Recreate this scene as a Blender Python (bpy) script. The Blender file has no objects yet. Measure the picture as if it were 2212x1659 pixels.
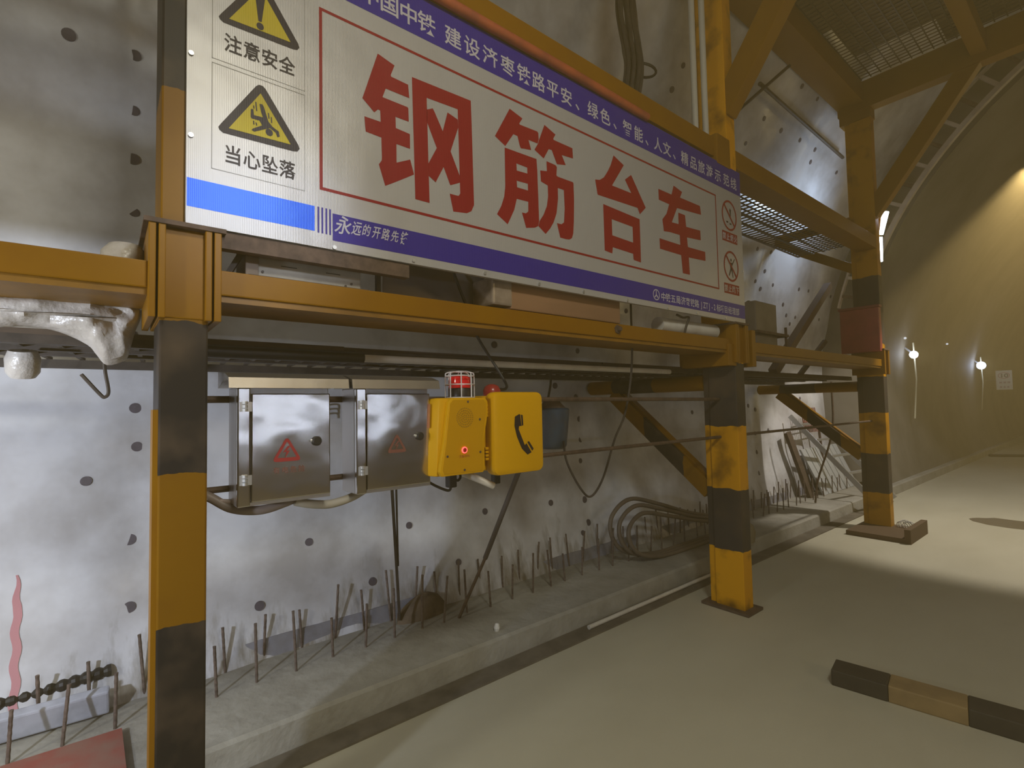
import bpy, bmesh, math, random
from math import sin, cos, pi, radians, sqrt, atan2
from mathutils import Vector, Matrix, noise

SC = bpy.context.scene
COL = SC.collection
random.seed(7)

# ------------------------------------------------------------------ camera, world, lights, exposure
YAW, PITCH, ROLL = radians(51.05), radians(2.48), radians(-1.14)
FOCAL_PX = 1085.0
fwd = Vector((-sin(YAW) * cos(PITCH), cos(YAW) * cos(PITCH), sin(PITCH)))
rgt = Vector((cos(YAW), sin(YAW), 0.0))
upv = rgt.cross(fwd)
r2 = rgt * cos(ROLL) + upv * sin(ROLL)
u2 = -rgt * sin(ROLL) + upv * cos(ROLL)
cam_data = bpy.data.cameras.new('camera')
cam_data.sensor_fit = 'HORIZONTAL'
cam_data.sensor_width = 36.0
cam_data.lens = 36.0 * FOCAL_PX / 2212.0
cam_data.clip_start = 0.05
cam_data.clip_end = 300
cam = bpy.data.objects.new('camera', cam_data)
COL.objects.link(cam)
cam.matrix_world = Matrix(((r2.x, u2.x, -fwd.x, 1.97), (r2.y, u2.y, -fwd.y, 0.0), (r2.z, u2.z, -fwd.z, 1.65), (0, 0, 0, 1)))
SC.camera = cam

world = bpy.data.worlds.new('tunnel_air')
SC.world = world
world.use_nodes = True
world.node_tree.nodes['Background'].inputs[0].default_value = (0.30, 0.24, 0.15, 1)
world.node_tree.nodes['Background'].inputs[1].default_value = 0.05

SC.view_settings.view_transform = 'Standard'
SC.view_settings.look = 'None'
SC.view_settings.gamma = 1.0
SC.view_settings.use_curve_mapping = False
SC.view_settings.exposure = 0.0


def light(name, kind, loc, target, power, color, **kw):
    d = bpy.data.lights.new(name, kind)
    d.energy = power
    d.color = color
    for k, v in kw.items():
        setattr(d, k, v)
    o = bpy.data.objects.new(name, d)
    COL.objects.link(o)
    o.location = loc
    o.rotation_euler = (Vector(target) - Vector(loc)).to_track_quat('-Z', 'Y').to_euler()
    return o


COOL = (0.86, 0.91, 1.0)
WARM = (1.0, 0.62, 0.20)
# a worker's head torch at the left of the camera, aimed at the membrane wall
light('head_torch_light', 'SPOT', (0.75, -1.55, 1.58), (-1.6, -0.1, 1.05), 205, COOL, spot_size=radians(110), spot_blend=1.0, shadow_soft_size=0.05)
# added tube light, unseen, placed to be mirrored in the cabinet doors
light('door_streak_light', 'AREA', (5.0, 1.75, 1.635), (0.0, 1.75, 1.635), 9, COOL, shape='RECTANGLE', size=3.2, size_y=0.03)
light('banner_glare_light', 'SPOT', (2.3, 0.70, 3.05), (0.0, 0.42, 2.34), 118, COOL, spot_size=radians(22), spot_blend=0.9, shadow_soft_size=0.12)  # added spot that makes the glare on the banner's lower left
light('floor_fill_light', 'AREA', (2.8, 0.6, 4.2), (1.0, 1.6, 0.0), 72, (1.0, 0.92, 0.70), shape='RECTANGLE', size=0.8, size_y=0.4)  # added overhead fill to brighten the floor
# added unseen fill at the near end, brightening the middle post
light('near_end_fill_light', 'AREA', (0.36, -2.8, 2.15), (0.3, 4.0, 0.2), 36, (1.0, 0.93, 0.74), shape='RECTANGLE', size=0.35, size_y=0.25)
# warm fill lights added along the right hand side, out of view
light('warm_fill_light', 'AREA', (8.6, 2.0, 4.2), (0.0, 2.5, 1.0), 45, WARM, shape='RECTANGLE', size=1.6, size_y=1.0)
light('warm_fill_light', 'AREA', (7.5, 18.0, 5.2), (-0.5, 18.0, 0.5), 170, WARM, shape='RECTANGLE', size=1.6, size_y=1.0)
light('warm_fill_light', 'AREA', (7.5, 34.0, 5.2), (0.0, 30.0, 0.0), 150, WARM, shape='RECTANGLE', size=1.6, size_y=1.0)
# the strong LED lamp at the far end of the gantry
light('gantry_lamp_light', 'SPOT', (1.3, 8.3, 4.3), (0.9, 9.6, 0.0), 680, (1.0, 0.83, 0.60), spot_size=radians(96), spot_blend=0.25, shadow_soft_size=0.06)
light('gantry_wall_lamp_light', 'AREA', (-0.2, 8.35, 4.2), (-1.6, 7.2, 4.2), 13, (0.74, 0.88, 1.0), shape='RECTANGLE', size=0.6, size_y=0.1)

# ------------------------------------------------------------------ materials
MATS = {}


def mat(name, color, rough=0.6, metal=0.0, noise_amt=0.0, noise_scale=6.0, color2=None, bump=0.0, bump_scale=30.0, emit=None, emit_s=0.0, spec=0.5, stretch=(1, 1, 1), alpha=None):
    if name in MATS:
        return MATS[name]
    m = bpy.data.materials.new(name)
    m.use_nodes = True
    nt = m.node_tree
    b = nt.nodes['Principled BSDF']
    b.inputs['Base Color'].default_value = (*color, 1)
    b.inputs['Roughness'].default_value = rough
    b.inputs['Metallic'].default_value = metal
    b.inputs['Specular IOR Level'].default_value = spec
    if emit:
        b.inputs['Emission Color'].default_value = (*emit, 1)
        b.inputs['Emission Strength'].default_value = emit_s
    if noise_amt > 0 or bump > 0:
        tc = nt.nodes.new('ShaderNodeTexCoord')
        mp = nt.nodes.new('ShaderNodeMapping')
        mp.inputs['Scale'].default_value = stretch
        nt.links.new(tc.outputs['Object'], mp.inputs['Vector'])
    if noise_amt > 0:
        n = nt.nodes.new('ShaderNodeTexNoise')
        n.inputs['Scale'].default_value = noise_scale
        n.inputs['Detail'].default_value = 6
        n.inputs['Roughness'].default_value = 0.62
        nt.links.new(mp.outputs[0], n.inputs['Vector'])
        rp = nt.nodes.new('ShaderNodeValToRGB')
        c2 = color2 if color2 else tuple(c * 0.55 for c in color)
        rp.color_ramp.elements[0].position = 0.5 - 0.35 * (1 - noise_amt) - 0.02 if noise_amt < 1 else 0.45
        rp.color_ramp.elements[0].position = max(0.05, 0.62 - 0.42 * (1.0 - noise_amt) - 0.2)
        rp.color_ramp.elements[0].color = (*c2, 1)
        rp.color_ramp.elements[1].position = 0.62
        rp.color_ramp.elements[1].color = (*color, 1)
        nt.links.new(n.outputs['Fac'], rp.inputs['Fac'])
        nt.links.new(rp.outputs['Color'], b.inputs['Base Color'])
    if bump > 0:
        n2 = nt.nodes.new('ShaderNodeTexNoise')
        n2.inputs['Scale'].default_value = bump_scale
        n2.inputs['Detail'].default_value = 4
        nt.links.new(mp.outputs[0], n2.inputs['Vector'])
        bp = nt.nodes.new('ShaderNodeBump')
        bp.inputs['Strength'].default_value = bump
        bp.inputs['Distance'].default_value = 0.02
        nt.links.new(n2.outputs['Fac'], bp.inputs['Height'])
        nt.links.new(bp.outputs['Normal'], b.inputs['Normal'])
    MATS[name] = m
    return m


def stripe_mat(name, axis, edges, first_yellow, rag=0.012, dust=1.0, yel_light=1.0):
    """Hazard paint: yellow and black bands along one object axis, bands change at EDGES."""
    if name in MATS:
        return MATS[name]
    m = bpy.data.materials.new(name)
    m.use_nodes = True
    nt = m.node_tree
    b = nt.nodes['Principled BSDF']
    b.inputs['Roughness'].default_value = 0.5
    b.inputs['Specular IOR Level'].default_value = 0.2
    tc = nt.nodes.new('ShaderNodeTexCoord')
    sp = nt.nodes.new('ShaderNodeSeparateXYZ')
    nt.links.new(tc.outputs['Object'], sp.inputs[0])
    nz = nt.nodes.new('ShaderNodeTexNoise')
    nz.inputs['Scale'].default_value = 9
    nz.inputs['Detail'].default_value = 5
    nt.links.new(tc.outputs['Object'], nz.inputs['Vector'])
    ma = nt.nodes.new('ShaderNodeMath')
    ma.operation = 'MULTIPLY_ADD'
    nt.links.new(nz.outputs['Fac'], ma.inputs[0])
    ma.inputs[1].default_value = rag * 4
    ma.inputs[2].default_value = -rag * 2
    ad = nt.nodes.new('ShaderNodeMath')
    ad.operation = 'ADD'
    nt.links.new(sp.outputs['XYZ'.index(axis)], ad.inputs[0])
    nt.links.new(ma.outputs[0], ad.inputs[1])
    # parity of the number of edges below the coordinate
    prev = None
    for e in edges:
        g = nt.nodes.new('ShaderNodeMath')
        g.operation = 'GREATER_THAN'
        nt.links.new(ad.outputs[0], g.inputs[0])
        g.inputs[1].default_value = e
        if prev is None:
            prev = g
        else:
            s = nt.nodes.new('ShaderNodeMath')
            s.operation = 'SUBTRACT'
            nt.links.new(prev.outputs[0], s.inputs[0])
            nt.links.new(g.outputs[0], s.inputs[1])
            a = nt.nodes.new('ShaderNodeMath')
            a.operation = 'ABSOLUTE'
            nt.links.new(s.outputs[0], a.inputs[0])
            prev = a
    wear = nt.nodes.new('ShaderNodeTexNoise')
    wear.inputs['Scale'].default_value = 5
    wear.inputs['Detail'].default_value = 8
    nt.links.new(tc.outputs['Object'], wear.inputs['Vector'])
    ry = nt.nodes.new('ShaderNodeValToRGB')
    ry.color_ramp.elements[0].position = 0.25
    ry.color_ramp.elements[0].color = (0.17, 0.075, 0.002, 1)
    ry.color_ramp.elements[1].position = 0.5
    ry.color_ramp.elements[1].color = (YEL[0] * yel_light, YEL[1] * yel_light, YEL[2] * yel_light, 1)  # yellow scaled per post, painting light and shade into it
    rb = nt.nodes.new('ShaderNodeValToRGB')
    rb.color_ramp.elements[0].position = 0.45
    rb.color_ramp.elements[0].color = (0.020 * dust, 0.017 * dust, 0.016 * dust, 1)  # lifts the black, painting in the haze before the farther posts
    rb.color_ramp.elements[1].position = 0.75
    rb.color_ramp.elements[1].color = (0.085, 0.06, 0.04, 1)
    nt.links.new(wear.outputs['Fac'], ry.inputs['Fac'])
    nt.links.new(wear.outputs['Fac'], rb.inputs['Fac'])
    mx = nt.nodes.new('ShaderNodeMix')
    mx.data_type = 'RGBA'
    nt.links.new(prev.outputs[0], mx.inputs['Factor'])
    A, B = (ry, rb) if first_yellow else (rb, ry)
    nt.links.new(A.outputs[0], mx.inputs['A'])
    nt.links.new(B.outputs[0], mx.inputs['B'])
    # Mix node has several A/B sockets; pick the colour ones
    for i in mx.inputs:
        pass
    cA = [i for i in mx.inputs if i.name == 'A' and i.type == 'RGBA'][0]
    cB = [i for i in mx.inputs if i.name == 'B' and i.type == 'RGBA'][0]
    nt.links.new(A.outputs[0], cA)
    nt.links.new(B.outputs[0], cB)
    out = [o for o in mx.outputs if o.type == 'RGBA'][0]
    nt.links.new(out, b.inputs['Base Color'])
    MATS[name] = m
    return m


YEL = (0.245, 0.112, 0.001)
M_YEL = mat('yellow_paint', YEL, 0.45, noise_amt=0.5, noise_scale=4, color2=(0.21, 0.09, 0.003), spec=0.18)
M_BLK = mat('black_paint', (0.022, 0.019, 0.018), 0.5, noise_amt=0.5, color2=(0.06, 0.045, 0.03))
M_RUST = mat('rusty_steel', (0.12, 0.075, 0.05), 0.75, noise_amt=0.7, noise_scale=18, color2=(0.045, 0.028, 0.02))
M_DKST = mat('dark_steel', (0.055, 0.042, 0.034), 0.6, noise_amt=0.6, noise_scale=14, color2=(0.02, 0.015, 0.013))
M_PLANK = mat('dirty_planks', (0.11, 0.075, 0.05), 0.8, noise_amt=0.7, noise_scale=8, color2=(0.05, 0.035, 0.025), stretch=(1, 0.15, 1))
M_REBAR = mat('rebar_steel', (0.17, 0.125, 0.10), 0.7, noise_amt=0.8, noise_scale=40, color2=(0.06, 0.04, 0.035))
M_STEEL = mat('galvanised_steel', (0.55, 0.55, 0.55), 0.4, 0.8)
M_BLACKRUB = mat('black_rubber', (0.015, 0.013, 0.012), 0.55)
M_WHITE = mat('white_plastic', (0.62, 0.60, 0.56), 0.45, noise_amt=0.4, noise_scale=7, color2=(0.42, 0.38, 0.33))
M_PVC = mat('cream_pvc', (0.66, 0.62, 0.54), 0.4, noise_amt=0.35, noise_scale=5, color2=(0.45, 0.4, 0.33))
M_RED = mat('red_paint', (0.33, 0.05, 0.04), 0.5, noise_amt=0.4, noise_scale=6)

# ------------------------------------------------------------------ mesh builder


class MB:
    def __init__(self):
        self.v, self.f = [], []

    def add(self, vs, fs):
        n = len(self.v)
        self.v += [Vector(p) for p in vs]
        self.f += [tuple(i + n for i in f) for f in fs]
        return self

    def box(self, x0, x1, y0, y1, z0, z1):
        vs = [(x0, y0, z0), (x1, y0, z0), (x1, y1, z0), (x0, y1, z0), (x0, y0, z1), (x1, y0, z1), (x1, y1, z1), (x0, y1, z1)]
        return self.add(vs, [(0, 3, 2, 1), (4, 5, 6, 7), (0, 1, 5, 4), (1, 2, 6, 5), (2, 3, 7, 6), (3, 0, 4, 7)])

    def bar(self, p, q, w, h, side=None):
        """A rectangular bar from p to q; w along SIDE, h across."""
        p, q = Vector(p), Vector(q)
        d = (q - p).normalized()
        s = Vector(side) if side else (Vector((0, 0, 1)).cross(d) if abs(d.z) < 0.95 else Vector((1, 0, 0)))
        s = (s - d * s.dot(d)).normalized()
        t = d.cross(s)
        vs = []
        for c in (p, q):
            for a, b in ((-1, -1), (1, -1), (1, 1), (-1, 1)):
                vs.append(c + s * (a * w / 2) + t * (b * h / 2))
        return self.add(vs, [(0, 1, 2, 3), (7, 6, 5, 4), (0, 4, 5, 1), (1, 5, 6, 2), (2, 6, 7, 3), (3, 7, 4, 0)])

    def tube(self, pts, r, seg=10, closed=False, caps=True):
        pts = [Vector(p) for p in pts]
        n = len(pts)
        rr = r if isinstance(r, (list, tuple)) else [r] * n
        vs, fs = [], []
        t0 = (pts[1] - pts[0]).normalized()
        s = t0.orthogonal().normalized()
        for i, p in enumerate(pts):
            if closed:
                t = (pts[(i + 1) % n] - pts[i - 1]).normalized()
            else:
                t = (pts[min(i + 1, n - 1)] - pts[max(i - 1, 0)]).normalized()
            s = (s - t * s.dot(t))
            s = s.normalized() if s.length > 1e-6 else t.orthogonal().normalized()
            b = t.cross(s)
            for k in range(seg):
                a = 2 * pi * k / seg
                vs.append(p + (s * cos(a) + b * sin(a)) * rr[i])
        m = n if closed else n - 1
        for i in range(m):
            j = (i + 1) % n
            for k in range(seg):
                k2 = (k + 1) % seg
                fs.append((i * seg + k, i * seg + k2, j * seg + k2, j * seg + k))
        if caps and not closed:
            fs.append(tuple(range(seg))[::-1])
            fs.append(tuple(range((n - 1) * seg, n * seg)))
        return self.add(vs, fs)

    def disc(self, c, n, r, th=0.004, seg=16):
        c, n = Vector(c), Vector(n).normalized()
        return self.tube([c - n * th / 2, c + n * th / 2], r, seg)

    def ring(self, c, n, r, rt, seg=24, ts=6):
        c, n = Vector(c), Vector(n).normalized()
        s = n.orthogonal().normalized()
        b = n.cross(s)
        return self.tube([c + (s * cos(2 * pi * k / seg) + b * sin(2 * pi * k / seg)) * r for k in range(seg)], rt, ts, closed=True)

    def prism(self, poly, axis, a0, a1):
        """Polygon given in the two other axes (in x,y,z order), extruded along AXIS from a0 to a1."""
        n = len(poly)
        i = 'xyz'.index(axis)
        vs = []
        for a in (a0, a1):
            for p in poly:
                q = list(p)
                q.insert(i, a)
                vs.append(q)
        fs = [tuple(range(n))[::-1], tuple(range(n, 2 * n))]
        for k in range(n):
            k2 = (k + 1) % n
            fs.append((k, k2, k2 + n, k + n))
        return self.add(vs, fs)

    def lathe(self, c, axis, prof, seg=24, cap=True):
        """PROF = [(radius, offset along axis)]."""
        c, n = Vector(c), Vector(axis).normalized()
        s = n.orthogonal().normalized()
        b = n.cross(s)
        vs, fs = [], []
        for r, o in prof:
            for k in range(seg):
                a = 2 * pi * k / seg
                vs.append(c + n * o + (s * cos(a) + b * sin(a)) * r)
        for i in range(len(prof) - 1):
            for k in range(seg):
                k2 = (k + 1) % seg
                fs.append((i * seg + k, i * seg + k2, (i + 1) * seg + k2, (i + 1) * seg + k))
        if cap:
            fs.append(tuple(range(seg))[::-1])
            fs.append(tuple(range((len(prof) - 1) * seg, len(prof) * seg)))
        return self.add(vs, fs)

    def poly(self, pts):
        return self.add(pts, [tuple(range(len(pts)))])

    def build(self, name, material, parent=None, origin=None, bevel=0.0, smooth=False):
        """Link as one object. Vertices are in world metres; ORIGIN is the object's base (the parent's, if any)."""
        o0 = Vector(origin) if origin is not None else (parent_origin(parent) if parent else Vector((0, 0, 0)))
        bm = bmesh.new()
        vs = [bm.verts.new(p - o0) for p in self.v]
        for f in self.f:
            try:
                bm.faces.new([vs[i] for i in f])
            except ValueError:
                pass
        bmesh.ops.recalc_face_normals(bm, faces=bm.faces)
        if bevel > 0:
            bmesh.ops.bevel(bm, geom=[e for e in bm.edges if e.is_manifold and e.calc_face_angle(0) > 0.5], offset=bevel, segments=2, affect='EDGES', profile=0.6)
        me = bpy.data.meshes.new(name)
        bm.to_mesh(me)
        bm.free()
        if smooth:
            for p in me.polygons:
                p.use_smooth = True
            try:
                me.set_sharp_from_angle(angle=radians(40))
            except Exception:
                pass
        if material:
            me.materials.append(material)
        o = bpy.data.objects.new(name, me)
        COL.objects.link(o)
        if parent:
            o.parent = parent
            if origin is not None:
                o.location = o0 - parent_origin(parent)
        else:
            o.location = o0
        return o


def parent_origin(p):
    v = Vector((0, 0, 0))
    while p is not None:
        v = v + p.location
        p = p.parent
    return v


def tag(o, label=None, cat=None, group=None, kind=None):
    for k, v in (('label', label), ('category', cat), ('group', group), ('kind', kind)):
        if v:
            o[k] = v
    return o


def thing(name, label, cat, loc, group=None):
    o = bpy.data.objects.new(name, None)
    COL.objects.link(o)
    o.location = loc
    return tag(o, label, cat, group)


def smooth_path(pts, n=8):
    """Catmull-Rom through the points."""
    P = [Vector(p) for p in pts]
    P = [P[0] * 2 - P[1]] + P + [P[-1] * 2 - P[-2]]
    out = []
    for i in range(1, len(P) - 2):
        for k in range(n):
            t = k / n
            a, b, c, d = P[i - 1], P[i], P[i + 1], P[i + 2]
            out.append(0.5 * ((2 * b) + (c - a) * t + (2 * a - 5 * b + 4 * c - d) * t * t + (3 * b - a - 3 * c + d) * t ** 3))
    out.append(P[-2])
    return out


def filled(polys, to3d):
    """Flat filled outline(s) (first outer, rest holes) as (verts, faces) in 3D by TO3D(u, v)."""
    c = bpy.data.curves.new('outline', 'CURVE')
    c.dimensions = '2D'
    c.fill_mode = 'BOTH'
    for poly in polys:
        s = c.splines.new('POLY')
        s.points.add(len(poly) - 1)
        for i, p in enumerate(poly):
            s.points[i].co = (p[0], p[1], 0, 1)
        s.use_cyclic_u = True
    return _flat(c, to3d)


def _flat(c, to3d):
    o = bpy.data.objects.new('outline', c)
    COL.objects.link(o)
    dg = bpy.context.evaluated_depsgraph_get()
    me = bpy.data.meshes.new_from_object(o.evaluated_get(dg))
    vs = [to3d(v.co.x, v.co.y) for v in me.vertices]
    fs = [tuple(p.vertices) for p in me.polygons]
    bpy.data.objects.remove(o)
    bpy.data.curves.remove(c)
    bpy.data.meshes.remove(me)
    return vs, fs


def glyph(ch, w, h, to3d, bold=0.0):
    """One character with its em box centred on (0, 0), W x H metres."""
    c = bpy.data.curves.new('glyph', 'FONT')
    c.body = ch
    c.offset = bold
    c.resolution_u = 4
    wide = ord(ch) > 0x2000
    c.align_x = 'CENTER'
    cy = 0.38 if wide else 0.36
    return _flat(c, lambda u, v: to3d(u * w, (v - cy) * h))

# ------------------------------------------------------------------ the setting
CX, CZ = 4.58, 1.8          # tunnel axis
R_MEM, R_LIN = 6.2, 5.62    # membrane radius, lining radius
Y_LIN = 10.0                # where the lining begins


def arch_pt(R, a, y):
    """a = angle above the horizontal on the left hand side."""
    return (CX - R * cos(a), y, CZ + R * sin(a))


def arch_mesh(a0, a1, na, y0, y1, ny, R, wob):
    mb = MB()
    vs = []
    for j in range(ny + 1):
        y = y0 + (y1 - y0) * j / ny
        for i in range(na + 1):
            a = a0 + (a1 - a0) * i / na
            r = R + (wob(a * R, y) if wob else 0)
            vs.append(arch_pt(r, a, y))
    fs = []
    w = na + 1
    for j in range(ny):
        for i in range(na):
            fs.append((j * w + i, j * w + i + 1, (j + 1) * w + i + 1, (j + 1) * w + i))
    return mb.add(vs, fs)


def membrane_wobble(s, y):
    n = noise.noise(Vector((s * 0.9, y * 0.8, 3.1))) * 0.05
    n += noise.noise(Vector((s * 2.2 + y * 0.9, y * 1.9, 9.7))) * 0.022
    # welded sheet seams every 3.66 m
    d = abs((y - 0.12 + 1.83) % 3.66 - 1.83)
    n += 0.02 * math.exp(-(d / 0.06) ** 2)
    return n


def membrane_material():
    m = bpy.data.materials.new('white_membrane')
    m.use_nodes = True
    nt = m.node_tree
    L = nt.links.new
    b = nt.nodes['Principled BSDF']
    b.inputs['Roughness'].default_value = 0.27
    tc = nt.nodes.new('ShaderNodeTexCoord')
    sp = nt.nodes.new('ShaderNodeSeparateXYZ')
    L(tc.outputs['Object'], sp.inputs[0])
    n1 = nt.nodes.new('ShaderNodeTexNoise')
    n1.inputs['Scale'].default_value = 1.3
    n1.inputs['Detail'].default_value = 7
    n1.inputs['Roughness'].default_value = 0.6
    L(tc.outputs['Object'], n1.inputs['Vector'])
    r1 = nt.nodes.new('ShaderNodeValToRGB')
    r1.color_ramp.elements[0].position = 0.36
    r1.color_ramp.elements[0].color = (0.40, 0.385, 0.385, 1)
    r1.color_ramp.elements[1].position = 0.62
    r1.color_ramp.elements[1].color = (0.68, 0.68, 0.71, 1)
    L(n1.outputs['Fac'], r1.inputs['Fac'])
    # splashed mud near the foot of the sheet
    mp = nt.nodes.new('ShaderNodeMapping')
    mp.inputs['Scale'].default_value = (1, 3.0, 0.8)
    L(tc.outputs['Object'], mp.inputs['Vector'])
    n2 = nt.nodes.new('ShaderNodeTexNoise')
    n2.inputs['Scale'].default_value = 2.4
    n2.inputs['Detail'].default_value = 8
    n2.inputs['Roughness'].default_value = 0.65
    L(mp.outputs[0], n2.inputs['Vector'])
    h = nt.nodes.new('ShaderNodeMapRange')
    h.inputs['From Min'].default_value = 0.15
    h.inputs['From Max'].default_value = 0.75
    h.inputs['To Min'].default_value = 0.16
    h.inputs['To Max'].default_value = -0.16
    L(sp.outputs['Z'], h.inputs['Value'])
    ad = nt.nodes.new('ShaderNodeMath')
    L(n2.outputs['Fac'], ad.inputs[0])
    L(h.outputs[0], ad.inputs[1])
    r2_ = nt.nodes.new('ShaderNodeValToRGB')
    r2_.color_ramp.elements[0].position = 0.53
    r2_.color_ramp.elements[0].color = (0, 0, 0, 1)
    r2_.color_ramp.elements[1].position = 0.78
    r2_.color_ramp.elements[1].color = (1, 1, 1, 1)
    L(ad.outputs[0], r2_.inputs['Fac'])
    mx = nt.nodes.new('ShaderNodeMixRGB')
    L(r2_.outputs['Color'], mx.inputs['Fac'])
    L(r1.outputs['Color'], mx.inputs['Color1'])
    mx.inputs['Color2'].default_value = (0.20, 0.17, 0.12, 1)
    L(mx.outputs['Color'], b.inputs['Base Color'])
    # soft wrinkles
    mp2 = nt.nodes.new('ShaderNodeMapping')
    mp2.inputs['Scale'].default_value = (1, 0.6, 1.3)
    mp2.inputs['Rotation'].default_value = (0.5, 0, 0)
    L(tc.outputs['Object'], mp2.inputs['Vector'])
    n3 = nt.nodes.new('ShaderNodeTexNoise')
    n3.inputs['Scale'].default_value = 3.6
    n3.inputs['Detail'].default_value = 3
    L(mp2.outputs[0], n3.inputs['Vector'])
    bp = nt.nodes.new('ShaderNodeBump')
    bp.inputs['Strength'].default_value = 0.40
    bp.inputs['Distance'].default_value = 0.02
    L(n3.outputs['Fac'], bp.inputs['Height'])
    L(bp.outputs['Normal'], b.inputs['Normal'])
    return m


M_MEM = membrane_material()
M_LIN = mat('shotcrete_lining', (0.21, 0.185, 0.15), 0.8, noise_amt=0.7, noise_scale=1.1, color2=(0.13, 0.115, 0.09), bump=0.35, bump_scale=4)
M_FLOOR = mat('dusty_concrete', (0.52, 0.485, 0.37), 0.72, noise_amt=0.6, noise_scale=0.9, color2=(0.43, 0.395, 0.29), bump=0.12, bump_scale=14, stretch=(1, 0.5, 1))
M_KERB = mat('kerb_concrete', (0.37, 0.35, 0.30), 0.85, noise_amt=0.7, noise_scale=3.5, color2=(0.25, 0.23, 0.19), bump=0.35, bump_scale=22)
M_DISC = mat('fixing_disc_grey', (0.10, 0.085, 0.105), 0.6, noise_amt=0.5, noise_scale=30)

A0 = math.asin((0.12 - CZ) / R_MEM)
wl = arch_mesh(A0, radians(48), 110, -4.0, Y_LIN + 0.3, 190, R_MEM, membrane_wobble).build('wall_left', M_MEM, smooth=True)
tag(wl, 'white waterproof membrane sheeting over the left tunnel wall', kind='structure')
ceil = arch_mesh(radians(48), radians(132), 40, -4.0, Y_LIN + 0.3, 36, R_MEM, membrane_wobble).build('ceiling', M_MEM, smooth=True)
tag(ceil, kind='structure')
wr = arch_mesh(radians(132), pi - A0, 30, -4.0, Y_LIN + 0.3, 30, R_MEM, membrane_wobble).build('wall_right', M_MEM, smooth=True)
tag(wr, kind='structure')
ln = arch_mesh(math.asin((-0.05 - CZ) / R_LIN), pi - math.asin((-0.05 - CZ) / R_LIN), 90, Y_LIN + 0.25, 62.0, 60, R_LIN, lambda s, y: noise.noise(Vector((s * 0.6, y * 0.5, 1))) * 0.03)
ln.add([arch_pt(r, a, Y_LIN + 0.25) for a in [A0 + (pi - 2 * A0) * i / 60 for i in range(61)] for r in (R_LIN, R_MEM + 0.2)],
       [(2 * i, 2 * i + 1, 2 * i + 3, 2 * i + 2) for i in range(60)])
tag(ln.build('wall_far', M_LIN, smooth=True), 'grey brown concrete lining of the tunnel beyond the gantry', kind='structure')
tag(MB().box(-3, 12, 61.9, 62.2, -0.2, 9).build('wall_end', M_LIN), kind='structure')
tag(MB().box(-3, 12, -4.3, -4.0, -0.2, 9).build('wall_rear', M_LIN), kind='structure')
fl = MB().box(-2.2, 11.4, -4.2, 62, -0.3, 0.0).build('floor', M_FLOOR)
tag(fl, kind='structure')
kb = MB()
kp = [(-2.0, -0.05), (-0.665, -0.05), (-0.68, 0.135), (-0.70, 0.15), (-2.0, 0.15)]
kb.prism([(p[0], p[1]) for p in kp], 'y', -4.1, 62)
tag(kb.build('baseboard_left', M_KERB), 'low concrete kerb running along the left wall', kind='structure')
# shallow dirt gutter and thin screed strip in front of the kerb
tag(MB().box(-0.665, -0.52, 0.2, 9.8, 0.0, 0.012).build('trim_1', mat('kerb_mud', (0.16, 0.135, 0.10), 0.9, noise_amt=0.7, noise_scale=6)), 'dark dirt strip along the foot of the kerb', kind='structure')
ws = MB()
for k in range(46):
    y0 = -3.9 + k * 0.31
    dz = noise.noise(Vector((y0, 0, 5))) * 0.02
    ws.add([(-1.405, y0, 0.14), (-1.405, y0 + 0.315, 0.14), (-1.43, y0 + 0.315, 0.255 + dz), (-1.43, y0, 0.255 + noise.noise(Vector((y0 - 0.31, 0, 5))) * 0.02),
            (-1.45, y0, 0.14), (-1.45, y0 + 0.315, 0.14), (-1.455, y0 + 0.315, 0.255 + dz), (-1.455, y0, 0.255)],
           [(0, 1, 2, 3), (4, 7, 6, 5), (3, 2, 6, 7), (0, 3, 7, 4), (1, 5, 6, 2)])
tag(ws.build('trim_2', mat('grey_waterstop', (0.26, 0.26, 0.30), 0.5, noise_amt=0.5, noise_scale=8, color2=(0.17, 0.16, 0.16))), 'grey rubber waterstop strip at the foot of the membrane', kind='structure')

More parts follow.
